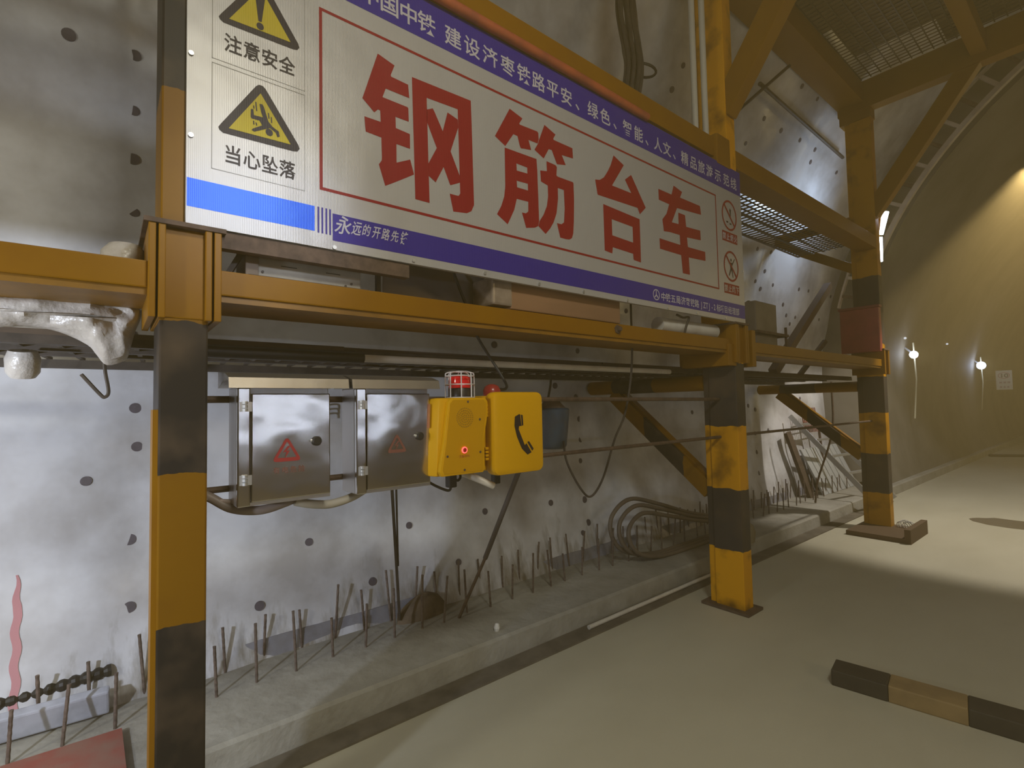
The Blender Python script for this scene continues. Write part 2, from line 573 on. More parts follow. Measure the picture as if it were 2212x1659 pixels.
DOTS = [ (-1.36,0.10,3.59),(-1.43,0.10,3.32),(-1.49,0.10,3.07),(-1.54,0.11,2.79),(-1.62,0.13,1.68),(-1.61,0.14,1.46),(-1.60,-0.08,1.29),(-1.47,0.75,0.45),(-1.53,1.06,0.77),(-1.47,1.48,0.43),(-1.53,1.79,0.76),(-1.46,2.18,0.42),(-1.60,3.78,1.29),(-1.61,3.78,1.50),(-1.58,3.75,1.08),(-1.56,4.48,2.68),(-1.62,3.45,1.84),(-1.62,3.74,1.72),(-1.36,-0.17,3.58),(-1.53,3.27,0.73),(-1.52,3.74,0.70),(-1.46,3.63,0.40),(-1.48,3.75,0.48),(-1.53,2.51,0.76),(-1.56,5.39,0.95),(-1.61,5.87,1.52),(-0.69,6.14,5.06),(-0.69,6.63,5.07),(-0.67,7.13,5.10),(-0.65,7.63,5.12),(-0.74,7.68,4.99),(-0.69,8.50,5.06),(-0.41,6.56,5.48),(-0.40,7.02,5.49),(-0.86,6.01,4.78),(-0.72,4.45,5.02),(-0.84,4.42,4.82),(-1.29,7.15,3.80),(-1.28,7.60,3.83),(-1.36,7.56,3.56),(-1.41,7.33,3.39),(-1.41,7.91,3.41),(-1.43,7.55,3.31),(-1.39,8.81,3.46),(-1.39,9.18,3.48),(-1.38,9.64,3.50),(-1.38,10.11,3.50),(-1.47,8.36,3.17),(-1.50,8.53,3.02),(-1.50,8.86,3.02),(-1.49,9.38,3.06),(-1.49,9.82,3.07),(-1.62,7.33,1.58),(-1.61,7.55,1.52),(-1.59,7.90,1.20),(-1.59,7.46,1.17),(-1.62,9.20,1.68),(-1.61,10.83,2.18),(-1.52,8.71,2.90),(-1.37,10.52,3.53) ]
DOTS += [(0, 0.11, z) for z in (2.45, 2.1, 0.95, 0.6)] + [(0, 7.45, z) for z in (2.0, 2.4, 0.9, 0.6)] + [(0, 3.76, z) for z in (2.2, 2.5, 3.0, 3.4, 3.8)]
DOTS += [(0, 1.9, 2.5), (0, 2.7, 2.2), (0, 1.2, 2.9), (0, 2.9, 3.6), (0, 2.3, 4.2), (0, 4.6, 3.5), (0, 5.3, 3.9), (0, 5.0, 3.2), (0, 5.6, 2.5), (0, 6.3, 2.2), (0, 6.4, 2.9), (0, 6.5, 1.3), (0, 6.2, 0.7)]
for p in DOTS:
    a = math.asin((p[2] - CZ) / R_MEM)
    R = R_MEM + membrane_wobble(a * R_MEM, p[1]) - 0.002
    c = Vector(arch_pt(R, a, p[1]))
    nrm = Vector((cos(a), 0, -sin(a)))
    MB().disc(c, nrm, random.uniform(0.025, 0.033), 0.008, 14).build('fixing_disc', M_DISC, wl)

# a red paint run on the membrane and a small taped patch
mb = MB()
prev = None
for k in range(26):
    z = 0.86 - k * 0.024
    a = math.asin((z - CZ) / R_MEM)
    y = -0.335 + 0.004 * k * (0.4 if k > 6 else 1) * 0.3 + 0.006 * sin(k)
    R = R_MEM + membrane_wobble(a * R_MEM, y) - 0.004
    w = 0.004 + 0.012 * min(1, k / 6)
    cur = (arch_pt(R, a, y - w), arch_pt(R, a, y + w))
    if prev:
        mb.add([prev[0], prev[1], cur[1], cur[0]], [(0, 1, 2, 3)])
    prev = cur
mb.build('paint_run', mat('pink_paint', (0.50, 0.22, 0.24), 0.5), wl)
MB().bar(arch_pt(R_MEM - 0.004, math.asin((1.285 - CZ) / R_MEM), -0.30), arch_pt(R_MEM - 0.004, math.asin((1.29 - CZ) / R_MEM), -0.24), 0.008, 0.025).build('tape_patch', mat('grey_tape', (0.27, 0.28, 0.25), 0.5), wl)

# ------------------------------------------------------------------ the rebar gantry
G = thing('rebar_gantry', 'tall yellow and black steel gantry along the tunnel wall carrying the banner', 'gantry', (0, 0, 0))
PY = (0.13, 3.87, 7.60)
st = [stripe_mat('post_paint_near_dim', 'Z', [0.96, 1.45, 1.95, 2.735, 3.25], False, yel_light=0.8),  # yellow darkened in place of weaker light on this post
      stripe_mat('post_paint_middle_lit', 'Z', [0.47, 0.95, 1.45, 1.95], True, dust=2.2, yel_light=2.9),  # brighter yellow and black stand in for more light and haze
      stripe_mat('post_paint_far_lit', 'Z', [0.46, 0.95, 1.47, 1.93, 2.34, 3.22], True, dust=2.2, yel_light=2.0)]  # light and haze put into the far post's paint too
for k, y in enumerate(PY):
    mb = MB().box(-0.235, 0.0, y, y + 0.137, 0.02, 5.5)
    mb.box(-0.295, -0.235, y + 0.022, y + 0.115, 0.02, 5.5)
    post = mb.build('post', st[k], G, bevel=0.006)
    MB().box(-0.34, 0.05, y - 0.05, y + 0.19, 0.0, 0.022).build('base_plate', M_RUST, post)
# joint boxes with bolted end plates where the lower beam meets the posts
for k, y in enumerate(PY):
    jb = MB().box(-0.30, 0.004, y + 0.008, y + 0.13, 1.96, 2.255)
    j = jb.build('joint_box', M_YEL, G, bevel=0.004)
    for a, b in ((-0.032, -0.012), (-0.006, 0.014), (0.124, 0.144), (0.15, 0.172)):
        MB().box(-0.33, 0.03, y + a, y + b, 1.955, 2.26).build('end_plate', M_YEL, j, bevel=0.003)
    MB().box(-0.33, 0.035, y - 0.045, y + 0.185, 2.26, 2.275).build('cap_plate', M_RUST, j)
    for z in (2.03, 2.19):
        MB().lathe((-0.02, y + 0.118, z), (0, -1, 0), [(0.014, 0), (0.014, 0.02), (0.008, 0.022), (0.008, 0.04)], 6).build('bolt', M_PVC if z > 2.1 else M_YEL, j)
# middle joint is a bigger gusseted box
MB().box(-0.42, 0.01, 3.75, 3.87, 1.93, 2.10).build('gusset_box', M_YEL, G, bevel=0.004)
MB().box(-0.40, 0.03, 4.10, 4.16, 1.93, 2.23).build('gusset_box', M_YEL, G, bevel=0.004)


def hbeam(mb, x0, x1, z0, z1, y0, y1):
    t = 0.014
    mb.box(x0, x1, y0, y1, z0, z1)
    return mb


SEG = [(-3.4, PY[0] - 0.03), (PY[0] + 0.17, PY[1] - 0.03), (PY[1] + 0.17, PY[2] - 0.03)]
for y0, y1 in SEG:
    b1 = MB().box(-0.27, 0.0, y0, y1, 2.052, 2.14).build('lower_beam', M_YEL, G, bevel=0.005)
    MB().box(-0.29, -0.01, y0, y1, 2.030, 2.052).build('bottom_flange', mat('ochre_paint', (0.25, 0.115, 0.003), 0.5, noise_amt=0.6, noise_scale=5), b1)
for y0, y1 in ((-3.4, PY[0]), (PY[0] + 0.13, PY[1]), (PY[1] + 0.137, PY[2])):
    b2 = MB().box(-0.22, 0.0, y0, y1, 3.56, 3.715).build('upper_beam', M_YEL, G, bevel=0.005)
    # ladder-like guard of short bars and an angle iron above the beam
    gd = MB().box(-0.24, -0.20, y0, y1, 3.80, 3.875).build('guard_rail', M_RUST, G)
    nb = int((y1 - y0) / 0.125)
    for i in range(nb):
        y = y0 + (i + 0.5) * (y1 - y0) / nb
        MB().bar((-0.2, y, 3.715), (-0.2, y, 3.84), 0.018, 0.018).build('guard_bar', M_RUST, gd)
    for i in range(nb // 3):
        y = y0 + 0.2 + i * 0.37
        MB().bar((-0.22, y, 3.87), (-0.22, y, 3.895), 0.012, 0.012).build('pin', M_RUST, gd)
# bright yellow end bracket of the upper beam at the middle post
MB().box(-0.24, 0.03, 3.66, 3.86, 3.50, 3.74).build('beam_bracket', M_YEL, G, bevel=0.01)

# cantilever brackets under the walkway
st_s = stripe_mat('strut_paint', 'X', [-1.27, -0.80], True)
st_b = stripe_mat('brace_paint', 'X', [-0.92, -0.52], True)
for k, y in enumerate(PY):
    if k == 0:
        MB().box(-0.10, -0.005, 0.116, 0.13, 0.05, 1.66).build('stiffener', M_YEL, G)
        continue
    yc = y + 0.07
    s = MB().tube([(-1.58, yc, 1.81), (-0.30, yc, 1.81)], 0.068, 14).build('strut', st_s, G, smooth=True)
    MB().ring((-1.582, yc, 1.81), (1, 0, 0), 0.05, 0.012, 16).build('pipe_mouth', M_DKST, s)
    MB().bar((-1.30, yc, 1.745), (-0.29, yc, 0.905), 0.06, 0.135, side=(0, 1, 0)).build('brace', st_b, G, bevel=0.004)
    MB().bar((-1.22, yc + 0.035, 1.785), (-0.26, yc + 0.035, 0.98), 0.07, 0.02, side=(0, 1, 0)).build('brace_flange', M_YEL, G)
# lower walkway: planks on angle irons, open rebar rungs along the wall side
for y0, y1 in ((-3.4, 3.95), (3.97, 7.7)):
    for x, za, zb in ((-1.27, 1.872, 1.912), (-0.99, 1.905, 1.93), (-0.72, 1.90, 1.93), (-0.42, 1.895, 1.93)):
        MB().box(x, x + 0.045, y0, y1, za, zb).build('walkway_angle', M_DKST, G)
    rb = MB()
    nb = int((y1 - y0) / 0.118)
    for i in range(nb):
        y = y0 + (i + 0.5) * (y1 - y0) / nb
        rb.bar((-1.25, y + 0.05, 1.918), (-0.40, y - 0.02, 1.918), 0.017, 0.012)
    rb.build('walkway_rungs', M_DKST, G)
    pk = MB()
    y = y0
    while y < y1 - 0.1:
        l = min(random.uniform(1.1, 1.9), y1 - y)
        for x in (-0.99, -0.79, -0.59):
            o = random.uniform(-0.02, 0.02)
            pk.box(x + o, x + o + 0.20, y + 0.01, y + l, 1.927, 1.946)
        y += l
    pk.build('walkway_planks', M_PLANK, G)
# upper walkway mesh beside the upper beam
for y0, y1 in ((4.0, 7.55), (-3.3, 3.9)):
    gm = MB()
    n = int((y1 - y0) / 0.085)
    xs = (-0.30, -0.37, -0.44, -0.51, -0.58, -0.72, -0.90)
    if y0 > 3:
        for i in range(n):
            y = y0 + (i + 0.5) * (y1 - y0) / n
            gm.bar((-0.28, y, 3.66), (-0.90, y, 3.66), 0.012, 0.012)
        for x in xs:
            gm.bar((x, y0, 3.655), (x, y1, 3.655), 0.010 if x > -0.55 else 0.035, 0.012)
        gm.build('walkway_mesh', M_DKST, G)
# bracket of the upper walkway at the far post
s = MB().tube([(-1.33, 7.66, 4.0), (-0.28, 7.66, 4.0)], 0.065, 12).build('strut', M_YEL, G, smooth=True)
MB().bar((-1.25, 7.66, 3.95), (-0.28, 7.66, 3.36), 0.07, 0.12, side=(0, 1, 0)).build('brace', M_YEL, G, bevel=0.004)
# knee braces and top frame
for y in PY[1:]:
    yc = y + 0.07
    MB().bar((-0.06, yc, 4.02), (0.98, yc, 5.47), 0.13, 0.19, side=(0, 1, 0)).build('knee_brace', M_YEL, G, bevel=0.005)
    MB().box(-0.36, 6.5, y - 0.01, y + 0.15, 5.41, 5.77).build('cross_beam', M_YEL, G, bevel=0.005)
    MB().box(-0.34, 0.01, y - 0.02, y + 0.16, 5.28, 5.42).build('post_head', M_YEL, G, bevel=0.004)
MB().box(-0.36, -0.06, -3.0, 7.6, 5.50, 5.76).build('top_beam', M_YEL, G, bevel=0.005)
MB().box(0.98, 1.12, 2.5, 7.6, 5.50, 5.70).build('top_beam', M_YEL, G, bevel=0.005)
MB().box(2.6, 2.74, 2.5, 7.6, 5.50, 5.70).build('top_beam', M_YEL, G, bevel=0.005)
gm = MB()
for i in range(50):
    y = 4.05 + i * 0.072
    gm.bar((-0.3, y, 5.80), (1.5, y, 5.80), 0.010, 0.010)
for i in range(18):
    x = -0.28 + i * 0.105
    gm.bar((x, 3.95, 5.79), (x, 7.6, 5.79), 0.012, 0.010)
gm.build('platform_mesh', M_DKST, G)
M_PLY = mat('stained_plywood', (0.15, 0.10, 0.065), 0.8, noise_amt=0.6, noise_scale=4, color2=(0.08, 0.055, 0.04), stretch=(1, 0.4, 1))
MB().box(0.02, 0.98, 4.0, 7.06, 5.812, 5.832).build('plywood_sheet', M_PLY, G)
MB().box(-0.34, 0.02, 3.0, 6.30, 5.812, 5.832).build('plywood_sheet', M_PLY, G)
MB().box(0.78, 2.4, 4.0, 7.62, 5.835, 5.855).build('plywood_sheet', M_PLY, G)
MB().box(2.42, 4.2, 3.0, 7.62, 5.812, 5.832).build('plywood_sheet', M_PLY, G)
# rods welded between the posts that carry the cabinets
rr = [MB().tube([(-0.15, 0.26, 1.695), (-0.15, 3.87, 1.67)], 0.013, 8).build('mounting_rod', M_RUST, G),
      MB().tube([(-0.15, 0.26, 1.365), (-0.15, 3.87, 1.365)], 0.012, 8).build('mounting_rod', M_RUST, G),
      MB().tube([(-0.15, 4.0, 1.365), (-0.15, 7.6, 1.365)], 0.012, 8).build('mounting_rod', M_RUST, G)]
# angle iron behind the foot of the banner
MB().box(-0.03, 0.012, 0.30, 1.02, 2.215, 2.272).build('banner_angle', M_RUST, G)
# bolt on the lower beam
MB().lathe((0.0, 2.43, 2.105), (1, 0, 0), [(0.028, 0), (0.028, 0.008), (0.014, 0.009), (0.014, 0.03)], 6).build('bolt', M_RUST, G)
# flat shoe under the far post
MB().box(-0.32, 0.32, 7.05, 7.78, 0.0, 0.055).build('shoe', mat('brown_shoe', (0.10, 0.06, 0.03), 0.8), G)
MB().box(0.26, 0.32, 7.05, 7.78, 0.055, 0.16).build('shoe_lip', mat('brown_shoe', (0.10, 0.06, 0.03), 0.8), G)

# ------------------------------------------------------------------ the banner
SIGN = {
 'gang1': [[(0.878,3.153),(0.955,3.133),(0.937,3.084),(0.938,3.077),(1.019,3.073),(1.024,3.014),(0.913,3.014),(0.898,2.971),(1.015,2.97),(1.019,2.965),(1.02,2.906),(0.957,2.906),(0.958,2.857),(1.025,2.852),(1.025,2.786),(0.96,2.787),(0.96,2.705),(1.025,2.738),(1.043,2.676),(0.977,2.633),(0.936,2.607),(0.907,2.589),(0.879,2.674),(0.892,2.695),(0.893,2.711),(0.891,2.793),(0.822,2.796),(0.817,2.859),(0.889,2.86),(0.887,2.908),(0.877,2.91),(0.861,2.891),(0.809,2.933)]],
 'gang2': [[(1.038,3.116),(1.353,3.126),(1.356,3.007),(1.362,2.615),(1.346,2.582),(1.319,2.566),(1.244,2.557),(1.226,2.637),(1.274,2.638),(1.284,2.652),(1.277,3.056),(1.111,3.049),(1.119,2.567),(1.048,2.567)]],
 'gang3': [[(1.11,2.994),(1.142,3.011),(1.151,2.998),(1.193,2.922),(1.234,2.84),(1.284,2.734),(1.283,2.704),(1.23,2.677),(1.195,2.754),(1.16,2.832),(1.112,2.935)]],
 'gang4': [[(1.22,3.02),(1.276,3.005),(1.278,2.967),(1.234,2.84),(1.195,2.754),(1.152,2.671),(1.117,2.69),(1.115,2.746),(1.16,2.832),(1.193,2.922)]],
 'jin1': [[(1.595,3.175),(1.68,3.153),(1.657,3.118),(1.662,3.114),(1.783,3.118),(1.79,3.112),(1.792,3.077),(1.784,3.052),(1.719,3.051),(1.737,3.002),(1.665,2.989),(1.657,3.002),(1.644,3.047),(1.616,3.048),(1.561,2.968),(1.496,2.999)]],
 'jin2': [[(1.837,3.173),(1.919,3.146),(1.901,3.117),(1.904,3.111),(2.051,3.11),(2.054,3.051),(1.964,3.044),(1.994,2.995),(1.925,2.98),(1.887,3.049),(1.865,3.047),(1.826,2.983),(1.76,3.011),(1.786,3.052),(1.794,3.075)]],
 'jin3': [[(1.557,2.959),(1.773,2.964),(1.777,2.899),(1.782,2.63),(1.775,2.601),(1.75,2.587),(1.69,2.573),(1.663,2.649),(1.69,2.65),(1.707,2.664),(1.708,2.716),(1.63,2.712),(1.612,2.651),(1.567,2.566),(1.5,2.603),(1.528,2.651),(1.548,2.705),(1.556,2.76)],[(1.632,2.899),(1.706,2.898),(1.706,2.866),(1.634,2.862)],[(1.632,2.808),(1.708,2.812),(1.708,2.776),(1.634,2.774)]],
 'jin4': [[(1.846,2.974),(1.913,2.972),(1.924,2.964),(1.919,2.915),(1.929,2.911),(2.048,2.912),(2.053,2.906),(2.054,2.807),(2.048,2.685),(2.041,2.616),(2.029,2.586),(2.009,2.574),(1.979,2.571),(1.937,2.571),(1.914,2.647),(1.949,2.648),(1.969,2.663),(1.977,2.741),(1.974,2.847),(1.927,2.847),(1.927,2.788),(1.913,2.702),(1.889,2.646),(1.862,2.606),(1.827,2.569),(1.777,2.601),(1.785,2.63),(1.815,2.671),(1.841,2.725),(1.852,2.781),(1.851,2.841),(1.802,2.85),(1.798,2.909),(1.847,2.919)]],
 'tai1': [[(2.414,3.179),(2.512,3.145),(2.392,2.984),(2.58,2.984),(2.519,3.055),(2.583,3.103),(2.726,2.924),(2.662,2.866),(2.639,2.903),(2.257,2.893),(2.238,2.98),(2.279,2.988),(2.318,3.014),(2.357,3.065),(2.387,3.114)]],
 'tai2': [[(2.305,2.848),(2.657,2.833),(2.658,2.551),(2.583,2.556),(2.579,2.594),(2.383,2.6),(2.376,2.56),(2.307,2.566)],[(2.38,2.772),(2.582,2.767),(2.583,2.666),(2.381,2.673)]],
 'che': [[(2.874,3.089),(3.027,3.088),(3.056,3.159),(3.159,3.14),(3.131,3.093),(3.389,3.094),(3.401,3.03),(3.089,3.008),(3.019,2.892),(3.101,2.896),(3.102,2.979),(3.186,2.979),(3.196,2.897),(3.381,2.908),(3.384,2.836),(3.202,2.822),(3.209,2.754),(3.439,2.76),(3.439,2.692),(3.216,2.68),(3.223,2.556),(3.134,2.555),(3.12,2.68),(2.871,2.68),(2.868,2.751),(3.114,2.751),(3.111,2.821),(2.994,2.818),(2.922,2.81),(2.909,2.889),(2.959,2.938),(2.995,3.012),(2.876,3.015)]],
 'tri_out': [[(0.29,2.634),(0.297,2.647),(0.409,2.826),(0.419,2.835),(0.431,2.835),(0.441,2.827),(0.556,2.653),(0.56,2.64),(0.552,2.628),(0.537,2.624),(0.305,2.618),(0.294,2.625)]],
 'tri_in': [[(0.424,2.804),(0.528,2.647),(0.322,2.64)]],
 'man': [[(0.42,2.763),(0.43,2.765),(0.435,2.757),(0.45,2.708),(0.464,2.693),(0.486,2.682),(0.489,2.664),(0.481,2.659),(0.475,2.674),(0.455,2.685),(0.44,2.676),(0.403,2.654),(0.394,2.657),(0.398,2.664),(0.429,2.686),(0.42,2.701),(0.395,2.7),(0.391,2.705),(0.392,2.734),(0.4,2.736),(0.402,2.715),(0.432,2.717),(0.426,2.733)]],
 'head': [[(0.453,2.668),(0.464,2.672)]],
 'ticks': [[(0.408,2.766),(0.411,2.733),(0.401,2.75),(0.402,2.739),(0.45,2.74),(0.452,2.719),(0.46,2.728),(0.461,2.706),(0.401,2.694),(0.402,2.68),(0.409,2.69),(0.411,2.679)]],
 'excl': [[(0.409,3.148),(0.433,3.147),(0.427,3.073),(0.416,3.072)]],
 'excldot': [[(0.422,3.057),(0.435,3.056)]],
 't1corner': [[(0.291,3.029),(0.555,3.023),(0.326,3.043),(0.52,3.037)]],
 't2corner': [[(0.29,2.634),(0.56,2.64),(0.322,2.64),(0.528,2.647)]],
}

SY0, SY1, SZ0, SZ1 = 0.197, 4.015, 2.276, 3.515
XS = 0.022


def sheet_mat(name, color, rough=0.30, metal=0.0, spec=0.5):
    """Reflective aluminium sheet print: fine vertical ribs and shallow dents."""
    m = bpy.data.materials.new(name)
    m.use_nodes = True
    nt = m.node_tree
    L = nt.links.new
    b = nt.nodes['Principled BSDF']
    b.inputs['Base Color'].default_value = (*color, 1)
    b.inputs['Roughness'].default_value = rough
    b.inputs['Metallic'].default_value = metal
    b.inputs['Specular IOR Level'].default_value = spec
    tc = nt.nodes.new('ShaderNodeTexCoord')
    n = nt.nodes.new('ShaderNodeTexNoise')
    n.inputs['Scale'].default_value = 2.6
    n.inputs['Detail'].default_value = 2
    L(tc.outputs['Object'], n.inputs['Vector'])
    w = nt.nodes.new('ShaderNodeTexWave')
    w.bands_direction = 'Y'
    w.inputs['Scale'].default_value = 55
    L(tc.outputs['Object'], w.inputs['Vector'])
    b1 = nt.nodes.new('ShaderNodeBump')
    b1.inputs['Strength'].default_value = 0.10
    b1.inputs['Distance'].default_value = 0.002
    L(w.outputs['Fac'], b1.inputs['Height'])
    b2 = nt.nodes.new('ShaderNodeBump')
    b2.inputs['Strength'].default_value = 0.35
    b2.inputs['Distance'].default_value = 0.03
    L(n.outputs['Fac'], b2.inputs['Height'])
    L(b1.outputs['Normal'], b2.inputs['Normal'])
    L(b2.outputs['Normal'], b.inputs['Normal'])
    return m


S_WHITE = sheet_mat('banner_white', (0.40, 0.385, 0.385), 0.36, 0.16, 0.3)
S_RED = sheet_mat('banner_red', (0.24, 0.010, 0.014), 0.45, 0.0, 0.2)
S_BLUE = sheet_mat('banner_blue', (0.035, 0.022, 0.24), 0.42, 0.0, 0.2)
S_BLUE2 = sheet_mat('banner_bright_blue', (0.008, 0.075, 0.55), 0.36, 0.3, 0.3)
S_YEL = sheet_mat('banner_yellow', (0.46, 0.36, 0.012), 0.42, 0.0, 0.2)
S_BLACK = sheet_mat('banner_black', (0.02, 0.013, 0.018), 0.42, 0.0, 0.2)
S_GREY = sheet_mat('banner_grey_line', (0.25, 0.24, 0.23), 0.5)
S_PRINT = sheet_mat('banner_white_print', (0.46, 0.44, 0.48), 0.42, 0.0, 0.2)

bn = thing('banner_sign', 'long white banner board with four big red characters above the yellow beam', 'sign', (XS, SY0, SZ0))
panel = MB().box(XS - 0.02, XS, SY0, SY1, SZ0, SZ1).build('panel', S_WHITE, bn)
LAY = [0]


def flat(name, polys_list, m, parent, layer=1):
    mb = MB()
    x = XS + 0.0008 * layer
    for polys in polys_list:
        vs, fs = filled(polys, lambda u, v: (x, u, v))
        mb.add(vs, fs)
    return mb.build(name, m, parent)


def rect(y0, y1, z0, z1):
    return [[(y0, z0), (y1, z0), (y1, z1), (y0, z1)]]


def text_on(name, items, m, parent, layer=2, X=None):
    """ITEMS = (character, y, z, width, height, bold)."""
    mb = MB()
    x = (XS if X is None else X) + 0.0008 * layer
    for ch, y, z, w, h, bold in items:
        vs, fs = glyph(ch, w, h, lambda u, v: (x, y + u, z + v), bold)
        mb.add(vs, fs)
    return mb.build(name, m, parent)


for key, name in (('gang', 'red_character'), ('jin', 'red_character'), ('tai', 'red_character'), ('che', 'red_character')):
    ch_ = flat(name, [SIGN[k] for k in SIGN if k.startswith(key) and k != 'gang4'], S_RED, bn)
    if key == 'gang':
        flat('crossing_stroke', [SIGN['gang4']], S_RED, ch_, 2)
# red frame
y0, y1, z0, z1, t = 0.634, 3.622, 2.503, 3.237, 0.012
flat('red_frame', [rect(y0, y0 + t, z0, z1), rect(y1 - t, y1, z0, z1), rect(y0 + t, y1 - t, z0, z0 + t), rect(y0 + t, y1 - t, z1 - t, z1)], S_RED, bn)
# top strip and slogan
ts = flat('top_strip', [rect(SY0 + 0.001, SY1 - 0.002, 3.318, SZ1 - 0.001)], S_BLUE, bn)
slog = [('中', 0.843), ('国', 0.934), ('中', 1.025), ('铁', 1.116), ('建', 1.257), ('设', 1.365), ('济', 1.475), ('枣', 1.587), ('铁', 1.696), ('路', 1.800), ('平', 1.905), ('安', 2.012), ('、', 2.13),
        ('绿', 2.234), ('色', 2.346), ('、', 2.465), ('智', 2.56), ('能', 2.673), ('、', 2.79), ('人', 2.885), ('文', 2.989), ('、', 3.105), ('精', 3.207), ('品', 3.321), ('旅', 3.428), ('游', 3.542), ('示', 3.662), ('范', 3.79), ('线', 3.905)]
text_on('slogan', [(c, y, 3.398, 0.096, 0.100, 0.014) for c, y in slog], S_PRINT, ts)
# bottom strip: bright blue left part, four thin bars, dark blue right part
flat('bottom_strip', [rect(SY0 + 0.003, 0.615, 2.336, 2.433)], S_BLUE2, bn)
flat('thin_bars', [rect(a, a + 0.0065, 2.332, 2.434) for a in (0.626, 0.641, 0.656, 0.671)], S_BLUE, bn)
bs = flat('bottom_strip', [rect(0.684, SY1 - 0.002, 2.312, 2.420)], S_BLUE, bn)
cal = [('永', 0.728, 0.066, 0.078), ('远', 0.782, 0.040, 0.062), ('的', 0.823, 0.036, 0.052), ('开', 0.866, 0.036, 0.056), ('路', 0.907, 0.036, 0.054), ('先', 0.949, 0.036, 0.052), ('锋', 0.992, 0.036, 0.062)]
mb = MB()
for i, (c, y, w, h) in enumerate(cal):
    # brushed lettering: slanted strokes
    vs, fs = glyph(c, w, h, lambda u, v: (XS + 0.0016, y + u + v * 0.22, 2.381 + v), 0.012)
    mb.add(vs, fs)
mb.build('brush_lettering', S_PRINT, bs)
low = '中铁五局济枣铁路JZTJ-2标项目经理部'
ypos = [2.890, 2.945, 3.004, 3.066, 3.125, 3.184, 3.243, 3.299, 3.361, 3.400, 3.434, 3.468, 3.506, 3.542, 3.598, 3.652, 3.710, 3.772, 3.832, 3.890]
text_on('project_lettering', [(c, y, 2.358, 0.058 if ord(c) > 0x2000 else 0.052, 0.060 if ord(c) > 0x2000 else 0.062, 0.016) for c, y in zip(low, ypos)], S_PRINT, bs)
# round emblem: ring, upright and base
lg = []
cyl, czl = 2.811, 2.362
ringp = [[(cyl + r * cos(2 * pi * k / 28) * 1.0, czl + r * sin(2 * pi * k / 28)) for k in range(28)] for r in (0.037, 0.030)]
lg.append(ringp)
lg.append([[(cyl - 0.004, czl + 0.028), (cyl + 0.004, czl + 0.028), (cyl + 0.004, czl + 0.002), (cyl + 0.022, czl - 0.016), (cyl + 0.016, czl - 0.022), (cyl, czl - 0.008), (cyl - 0.016, czl - 0.022), (cyl - 0.022, czl - 0.016), (cyl - 0.004, czl + 0.002)]])
flat('emblem', lg, S_PRINT, bs, 2)
# caution panels at the left
fr = []
for a, b in ((2.492 - 0.01, 2.858), (2.872, 3.245)):
    l = 0.0022
    fr += [rect(0.270, 0.270 + l, a, b), rect(0.580 - l, 0.580, a, b), rect(0.270, 0.580, a, a + l), rect(0.270, 0.580, b - l, b)]
flat('panel_lines', fr, S_GREY, bn)
DZ = 0.396
for dz in (0.0, DZ):
    sh = lambda polys: [[(p[0], p[1] + dz) for p in q] for q in polys]
    tri = flat('warning_triangle', [sh(SIGN['tri_out'])], S_BLACK, bn, 1)
    flat('triangle_field', [sh(SIGN['tri_in'])], S_YEL, tri, 2)
    if dz == 0.0:
        pol = [SIGN['man']]
        pol.append([[(0.453 + 0.0125 * cos(k * pi / 8), 2.668 + 0.0135 * sin(k * pi / 8)) for k in range(16)]])
        tk = SIGN['ticks'][0]
        for i in range(0, len(tk), 2):
            (a, b), (c, d) = tk[i], tk[i + 1]
            pol.append([[(a - 0.002, b), (a + 0.002, b), (c + 0.002, d), (c - 0.002, d)]])
        flat('falling_figure', pol, S_BLACK, tri, 3)
    else:
        e = SIGN['excl'][0]
        top = [(0.405, 3.165), (0.413, 3.172), (0.430, 3.172), (0.438, 3.165)]
        flat('exclamation_mark', [[top[::-1] and [top[0], top[1], top[2], top[3], e[2], e[3]]],
                                  [[(0.422 + 0.0125 * cos(k * pi / 8), 3.055 + 0.0135 * sin(k * pi / 8)) for k in range(16)]]], S_BLACK, tri, 3)
text_on('caution_text', [(c, y, 2.948, 0.058, 0.070, 0.018) for c, y in zip('注意安全', (0.335, 0.395, 0.455, 0.515))], S_BLACK, bn, 1)
text_on('caution_text', [(c, y, 2.548, 0.058, 0.070, 0.016) for c, y in zip('当心坠落', (0.336, 0.396, 0.456, 0.516))], S_BLACK, bn, 1)


# prohibition signs at the right
def pring(cy, cz, ry, rz, t):
    return [[(cy + ry * cos(2 * pi * k / 32), cz + rz * sin(2 * pi * k / 32)) for k in range(32)], [(cy + (ry - t) * cos(2 * pi * k / 32), cz + (rz - t) * sin(2 * pi * k / 32)) for k in range(32)]]


